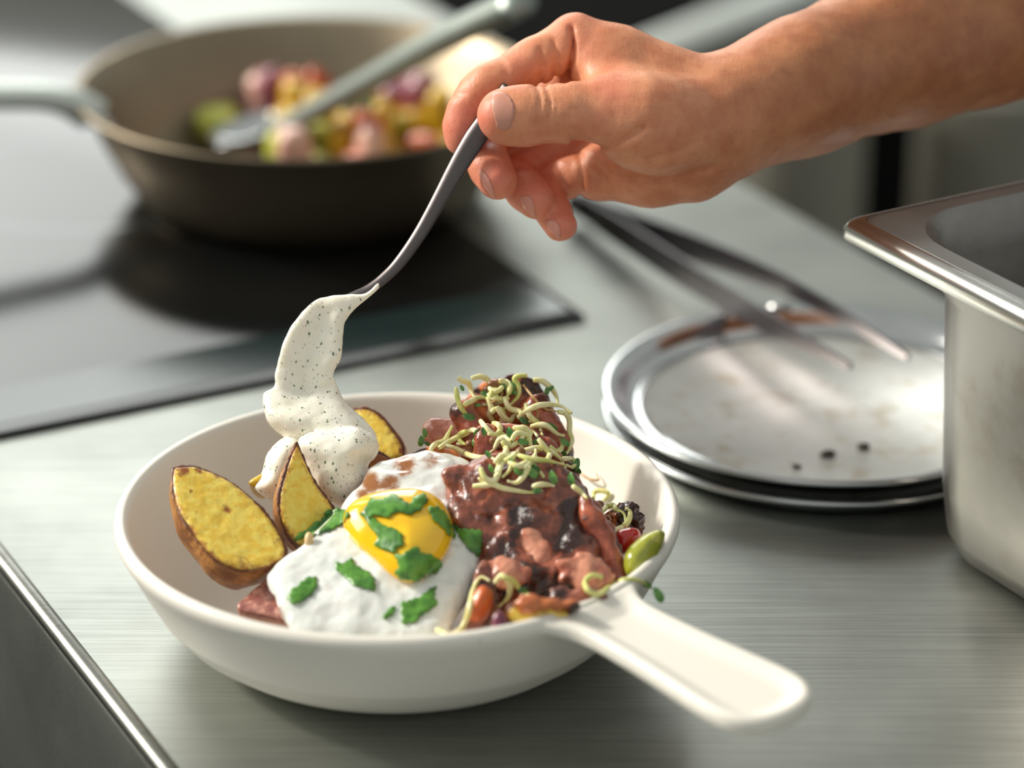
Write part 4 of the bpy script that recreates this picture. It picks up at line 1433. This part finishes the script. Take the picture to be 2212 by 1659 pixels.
# ------------------------------------------------------------------ frying pan at the back
PC = np.array([-0.1005, 1.3715, 0.0029])
pp = [(0.0, 0.002), (0.070, 0.002), (0.076, 0.0), (0.082, 0.0012), (0.0875, 0.006), (0.0955, 0.018), (0.1035, 0.034), (0.1095, 0.048), (0.1150, 0.0545), (0.1160, 0.0562),
      (0.1150, 0.0572), (0.1120, 0.0560), (0.1085, 0.0510), (0.1020, 0.0360), (0.0940, 0.0200), (0.0860, 0.0085), (0.0800, 0.0055), (0.0, 0.0050)]
pan_body = lathe(pp, PC, 128, 'pan')
hdir = np.array([-0.970, -0.243, 0.0])
hside = np.array([0.243, -0.970, 0.0])
hpan = [PC + hdir * r + EZ * z for r, z in ((0.1075, 0.049), (0.116, 0.055), (0.130, 0.060), (0.16, 0.063), (0.25, 0.070), (0.31, 0.076))]
pan_handle = tube(spline(hpan, 6), 0.0125, 'pan_handle', 14, flat=(EZ, 0.5))
riv = [('rivet', lathe([(0.0, 0.0035), (0.0025, 0.003), (0.004, 0.0012), (0.0042, 0.0)], PC + hdir * 0.1015 + hside * s + EZ * 0.040, 14, 'steel')) for s in (-0.008, 0.008)]
thing('frying_pan', [('pan_body', pan_body), ('handle', pan_handle, riv)], 'shallow steel frying pan with vegetables standing on the hob', 'pan')

KIND = {'lime': ('lime_veg', 'pale green courgette piece', 'courgette'), 'purple': ('onion', 'dark purple onion piece', 'onion'), 'pink': ('pink_onion', 'pale pink onion piece', 'onion'),
        'yellow': ('yellow_veg', 'yellow potato cube', 'potato'), 'green': ('green_veg', 'dark green herb clump', 'herbs'), 'orange': ('orange_veg', 'orange pepper piece', 'pepper')}
chunks = [(425, 228, .024, 12, 'lime_veg', 'courgette slice leaning on the pan wall apart from the rest', 'courgette')]
rk = random.Random(21)
rows = [((540, 780), (168, 205), 'purple purple pink purple orange', 16, 'behind the serving spoon handle'), ((560, 880), (205, 250), 'yellow yellow orange yellow green purple', 18, 'under the serving spoon handle'),
        ((650, 850), (238, 285), 'green green yellow lime yellow', 10, 'in the middle of the pan'), ((780, 1000), (185, 280), 'yellow yellow orange purple yellow', 16, 'on the pan side near the hand'),
        ((600, 760), (290, 345), 'lime pink yellow lime', 8, 'in front of the serving spoon bowl'), ((740, 1010), (285, 345), 'pink pink yellow orange yellow', 12, 'at the front wall of the pan'), ((860, 1010), (150, 200), 'pink purple', 5, 'at the back wall of the pan')]
for (xa, xb), (ya, yb), ks, n_, where in rows:
    for q in range(n_):
        mt, lb, ct = KIND[rk.choice(ks.split())]
        chunks.append((rk.uniform(xa, xb), rk.uniform(ya, yb), rk.uniform(.024, .034), rk.uniform(6.0, 9.5), mt, lb + ' ' + where, ct))
rc = random.Random(3)
for k, (x, y, z, sz, mt, lb, ct) in enumerate(chunks):
    P = Z(x, y, z)
    s = sz * 0.001
    dx = P[:2] - PC[:2]
    rr = np.linalg.norm(dx)
    lim = 0.078
    if rr > lim:
        P[:2] = PC[:2] + dx / rr * lim
    zc = z - 0.004
    n_ = 10
    v, f = [], []
    nu, nv = 10, 14
    ph = rc.random() * 6.28
    sx, sy, szv = s * rc.uniform(.85, 1.2), s * rc.uniform(.8, 1.1), zc - 0.0065 if k % 2 else s * .8
    pw = 0.6
    spw = lambda q: math.copysign(abs(q) ** pw, q)
    for i in range(nu + 1):
        a = math.pi * i / nu - math.pi / 2
        for j in range(nv):
            b = 2 * math.pi * j / nv
            q = np.array([sx * spw(math.cos(a)) * spw(math.cos(b)), sy * spw(math.cos(a)) * spw(math.sin(b)), max(szv, .006) * spw(math.sin(a))])
            q *= 1 + 0.14 * mnoise.noise(Vector(q * 120) + Vector((k, 0, 0)))
            c_, s_ = math.cos(ph), math.sin(ph)
            v.append((P[0] + q[0] * c_ - q[1] * s_, P[1] + q[0] * s_ + q[1] * c_, max(zc + q[2] * 0.8, 0.0068)))
    for i in range(nu):
        for j in range(nv):
            f.append((i * nv + j, i * nv + (j + 1) % nv, (i + 1) * nv + (j + 1) % nv, (i + 1) * nv + j))
    gname = {'courgette': 'courgette pieces in the pan', 'onion': 'onion pieces in the pan', 'potato': 'potato cubes in the pan', 'pepper': 'pepper pieces in the pan', 'herbs': 'herb clumps in the pan'}[ct]
    nm = {'courgette': 'courgette_piece', 'onion': 'onion_piece', 'potato': 'potato_cube', 'pepper': 'pepper_piece', 'herbs': 'herb_clump'}[ct]
    solo = 'apart' in lb
    single(nm, G(v, f, mt, {'brown': np.zeros(len(v))}), lb, ct, None if solo else gname)

# serving spoon in the pan
a0, a1 = Z(1128, 2, 0.135), Z(640, 258, 0.040)
hs = spline([a0, a0 * .66 + a1 * .34 + EZ * .002, a0 * .3 + a1 * .7, a1, Z(585, 276, 0.030)], 6)
ss_handle = tube(hs, np.linspace(0.0090, 0.0055, len(hs)), 'utensil', 12, flat=(UPV * .5 - FWD * .866, 0.4))
sbc = Z(540, 272, 0.026)
sb = []
v, f = [], []
ax_ = np.array([-0.9, -0.2, -0.25])
ax_ /= np.linalg.norm(ax_)
ay_ = np.cross(EZ, ax_)
ay_ /= np.linalg.norm(ay_)
az_ = np.cross(ax_, ay_)
for side in (0, 1):
    for i in range(9):
        r = i / 8
        for j in range(24):
            b = 2 * math.pi * j / 24
            x_, y_ = 0.022 * r * math.cos(b), 0.0165 * r * math.sin(b)
            v.append(sbc + ax_ * x_ + ay_ * y_ + az_ * (-0.007 * (1 - r * r) - side * 0.001))
for side in (0, 1):
    for i in range(8):
        for j in range(24):
            q = (side * 216 + i * 24 + j, side * 216 + i * 24 + (j + 1) % 24, side * 216 + (i + 1) * 24 + (j + 1) % 24, side * 216 + (i + 1) * 24 + j)
            f.append(q if side else q[::-1])
for j in range(24):
    f.append((192 + j, 192 + (j + 1) % 24, 216 + 192 + (j + 1) % 24, 216 + 192 + j))
thing('serving_spoon', [('handle', ss_handle), ('spoon_bowl', G(v, f, 'steel'))], 'long steel serving spoon leaning in the frying pan', 'spoon')

# ------------------------------------------------------------------ two stacked round trays
TZ = 0.022
tl, tn, tf = Z(1305, 862, TZ), Z(1740, 1028, TZ), Z(1880, 640, TZ)
TR = (tf[1] - tn[1]) / 2
TC = np.array([tl[0] + TR, (tf[1] + tn[1]) / 2, 0])
for k, (dz, lb) in enumerate([(0.0085, 'round steel tray with smeared floor, upper of two stacked trays'), (0.0, 'round steel tray lying on the worktop under the other tray')]):
    rimp = [(TR - 0.0165, 0.0055), (TR - 0.0150, 0.0040), (TR - 0.0115, 0.0042), (TR - 0.0085, 0.0070), (TR - 0.0062, 0.0108), (TR - 0.0035, 0.0125), (TR - 0.0008, 0.0128),
            (TR, 0.0120), (TR - 0.0004, 0.0108), (TR - 0.0018, 0.0108), (TR - 0.0035, 0.0112), (TR - 0.0065, 0.0090), (TR - 0.0092, 0.0052), (TR - 0.0118, 0.0028), (TR - 0.0165, 0.0028)]
    fl = [(0.0, 0.0036), (TR - 0.0166, 0.0036), (TR - 0.0158, 0.0042), (TR - 0.0160, 0.0028), (TR - 0.0166, 0.0026), (0.0, 0.0026)]
    zoff = dz - 0.0026 + (0.0 if k else 0.0002)
    thing('round_tray', [('rim', lathe(rimp, TC + EZ * zoff, 128, 'steel', True)), ('tray_floor', lathe(fl, TC + EZ * zoff, 128, 'tray_floor'))], lb, 'tray', 'stacked round trays')
tz = 0.0085 + 0.0012
rcr = random.Random(11)
for x, y, s, lb in ((1788, 982, 2.0, 'dark crumb on the tray floor, the larger of two'), (1866, 966, 1.7, 'small dark crumb on the tray floor'), (1720, 1008, 1.2, 'tan crumb near the tray rim')):
    P = Z(x, y, tz)
    v, f = [], []
    for i in range(7):
        a = math.pi * i / 6 - math.pi / 2
        for j in range(10):
            b = 2 * math.pi * j / 10
            q = np.array([1.6 * math.cos(a) * math.cos(b), math.cos(a) * math.sin(b), 0.55 * math.sin(a)]) * s * .001
            q *= 1 + 0.5 * mnoise.noise(Vector(q * 700) + Vector((x, y, 0)))
            v.append(P + q + EZ * s * .0004)
    for i in range(6):
        for j in range(10):
            f.append((i * 10 + j, i * 10 + (j + 1) % 10, (i + 1) * 10 + (j + 1) % 10, (i + 1) * 10 + j))
    single('crumb', G(v, f, 'crumb'), lb, 'crumb')

# long tweezers resting on the tray rim
tj = Z(1252, 440, 0.008)


def arm(px, zz, wid):
    P = np.array([Z(x, y, z) for (x, y), z in zip(px, zz)])
    C_ = spline(P, 8)
    wv_ = np.interp(np.linspace(0, 1, len(C_)), np.linspace(0, 1, len(wid)), wid)
    v, f = [], []
    tn_ = np.gradient(C_, axis=0)
    for i, c in enumerate(C_):
        t = tn_[i] / np.linalg.norm(tn_[i])
        side = np.cross(t, EZ)
        side /= np.linalg.norm(side)
        up = np.cross(side, t)
        for sx, sz in ((-1, -1), (1, -1), (1, 1), (-1, 1)):
            v.append(c + side * sx * 0.0008 + up * sz * wv_[i])
    for i in range(len(C_) - 1):
        for k in range(4):
            f.append((i * 4 + k, i * 4 + (k + 1) % 4, (i + 1) * 4 + (k + 1) % 4, (i + 1) * 4 + k))
    f += [(3, 2, 1, 0), tuple((len(C_) - 1) * 4 + k for k in range(4))]
    return G(v, f, 'tweezers', smooth=False)


arm1 = arm([(1250, 442), (1330, 495), (1480, 592), (1640, 686), (1740, 740), (1838, 792)], [.010, .014, .021, .028, .030, .031], [.006, .007, .0065, .005, .0035, .0012])
arm2 = arm([(1250, 438), (1345, 480), (1500, 536), (1640, 590), (1780, 660), (1962, 772)], [.010, .015, .024, .031, .033, .032], [.006, .007, .0065, .005, .0035, .0012])
pinp = [Z(1660, 668, .029), Z(1708, 664, .030)]
pin = tube(pinp, 0.0022, 'steel', 12)
heel = tube([Z(1240, 436, .010), Z(1256, 443, .010)], 0.006, 'tweezers', 12)
thing('tweezers', [('arm', arm1), ('arm', arm2), ('guide_pin', pin), ('joint', heel)], 'long pointed steel kitchen tweezers lying across the tray rim', 'tweezers')

# ------------------------------------------------------------------ deep steel container on the right
GZ = 0.130
gc = Z(1815, 468, GZ)
e1 = np.array([math.cos(math.radians(30)), math.sin(math.radians(30)), 0])
e2 = np.array([e1[1], -e1[0], 0])
GW, GL, GR, INS = 0.176, 0.325, 0.030, 0.016


def rrect(x0, x1, y0, y1, r, z, n=8):
    out = []
    for cx_, cy_, a0_ in ((x1 - r, y1 - r, 0), (x0 + r, y1 - r, 90), (x0 + r, y0 + r, 180), (x1 - r, y0 + r, 270)):
        for k in range(n):
            a = math.radians(a0_ + 90 * k / (n - 1))
            out.append(gc * [1, 1, 0] + e1 * (cx_ + r * math.cos(a)) + e2 * (cy_ + r * math.sin(a)) + EZ * z)
    return out


def loft(levels, mat, cap=True):
    v = [p for lv in levels for p in lv]
    m_ = len(levels[0])
    f = []
    for i in range(len(levels) - 1):
        for k in range(m_):
            f.append((i * m_ + k, i * m_ + (k + 1) % m_, (i + 1) * m_ + (k + 1) % m_, (i + 1) * m_ + k))
    if cap:
        f.append(tuple((len(levels) - 1) * m_ + k for k in range(m_)))
    return G(v, f, mat)


def lvl(ins, r, z):
    return rrect(ins, GW - ins, ins, GL - ins, r, z)


shell = loft([lvl(INS + .0, GR, GZ - .002), lvl(INS + .0005, GR, GZ - .018), lvl(INS + .0035, GR, GZ - .024), lvl(INS + .006, GR, .030), lvl(INS + .008, GR, .012), lvl(INS + .013, GR - .004, .003),
              lvl(INS + .022, GR - .01, 0.0004)], 'container')
inner = loft([lvl(INS - .003, GR + .001, GZ + .0002), lvl(INS + .0012, GR, GZ - .0025), lvl(INS + .0016, GR, GZ - .018), lvl(INS + .0046, GR, GZ - .024), lvl(INS + .007, GR, .030), lvl(INS + .010, GR, .012), lvl(INS + .022, GR - .01, 0.0015)],
             'container')
inner.f = [q[::-1] for q in inner.f]
flange = loft([lvl(INS - .003, GR + .001, GZ + .0002), lvl(.0062, .010, GZ), lvl(.0048, .0062, GZ + .0002), lvl(.0048, .0062, GZ - .0012), lvl(INS, GR, GZ - .0018)], 'flange', cap=False)
flange.f = [q[::-1] for q in flange.f]
br = 0.0048
bl = [lvl(br * (1 - math.sin(math.radians(a))), .0036 + br * (1 - math.sin(math.radians(a))) * .6, GZ + .0003 - br * (1 - math.cos(math.radians(a)))) for a in range(0, 91, 10)]
bl += [lvl(.0, .0036, GZ - .0075), lvl(.0006, .004, GZ - .0084), lvl(.0014, .0044, GZ - .0075), lvl(.0014, .0044, GZ - .0045), lvl(.0049, .0062, GZ - .0014)]
bead = loft(bl, 'bead', cap=False)
bead.f = [q[::-1] for q in bead.f]
thing('steel_container', [('tub', join(shell, inner)), ('rim_flange', flange, [('rim_bead', bead)])], 'deep rectangular stainless steel food container with flat flanged rim', 'container')

# ------------------------------------------------------------------ beyond the worktop
hx = np.array([math.sin(math.radians(38)), math.cos(math.radians(38)), 0])
hn = np.array([hx[1], -hx[0], 0])
rp = CAM + ray(1560, 52) * (2.02 / ray(1560, 52)[1])
oven_top = rp[2] - 0.05
oven = box(rp * [1, 1, 0] + hx * 0.28 - hn * 0.26 + EZ * (-0.9 + oven_top + 0.004) / 2, hx, hn, EZ, 0.52, 0.28, (oven_top + 0.896) / 2, 'oven', 0.01)
bar = tube([rp - hx * 0.14, rp + hx * 0.5], 0.0130, 'rail', 20)
brk = [('bracket', tube([rp + hx * s_, rp + hx * s_ - EZ * 0.05], 0.006, 'back_steel', 12)) for s_ in (-0.12, 0.45)]
thing('oven', [('oven_body', oven), ('guard_rail', bar)] + brk, 'black oven behind the worktop with a pale guard rail', 'oven')


def ypt(x, y, yw):
    d = ray(x, y)
    return CAM + d * yw / d[1]


for (x0, x1, yw, lb) in ((1600, 1882, 1.82, 'narrow grey steel bin standing behind the worktop edge'), (1992, 2330, 1.86, 'wide grey steel bin behind the deep container')):
    pa, pb = ypt(x0, 300, yw), ypt(x1, 300, yw)
    r = (pb[0] - pa[0]) / 2
    c = np.array([(pa[0] + pb[0]) / 2, yw + r * 0.6, -0.9])
    h_ = ypt(1800, 190, yw)[2] + 0.9
    bb = lathe([(0.0, 0.0), (r * .94, 0.0), (r * .97, 0.006), (r, 0.02), (r, h_ - .012), (r * 1.03, h_ - .008), (r * 1.03, h_), (r * .97, h_), (r * .95, .02), (0, .015)], c, 64, 'back_steel')
    lid = lathe([(0.0, h_ + .02), (r * .5, h_ + .018), (r * .95, h_ + .006), (r * .95, h_ + .001), (0, h_ + .001)], c, 64, 'back_steel')
    thing('steel_bin', [('drum', bb), ('lid', lid)], lb, 'bin')
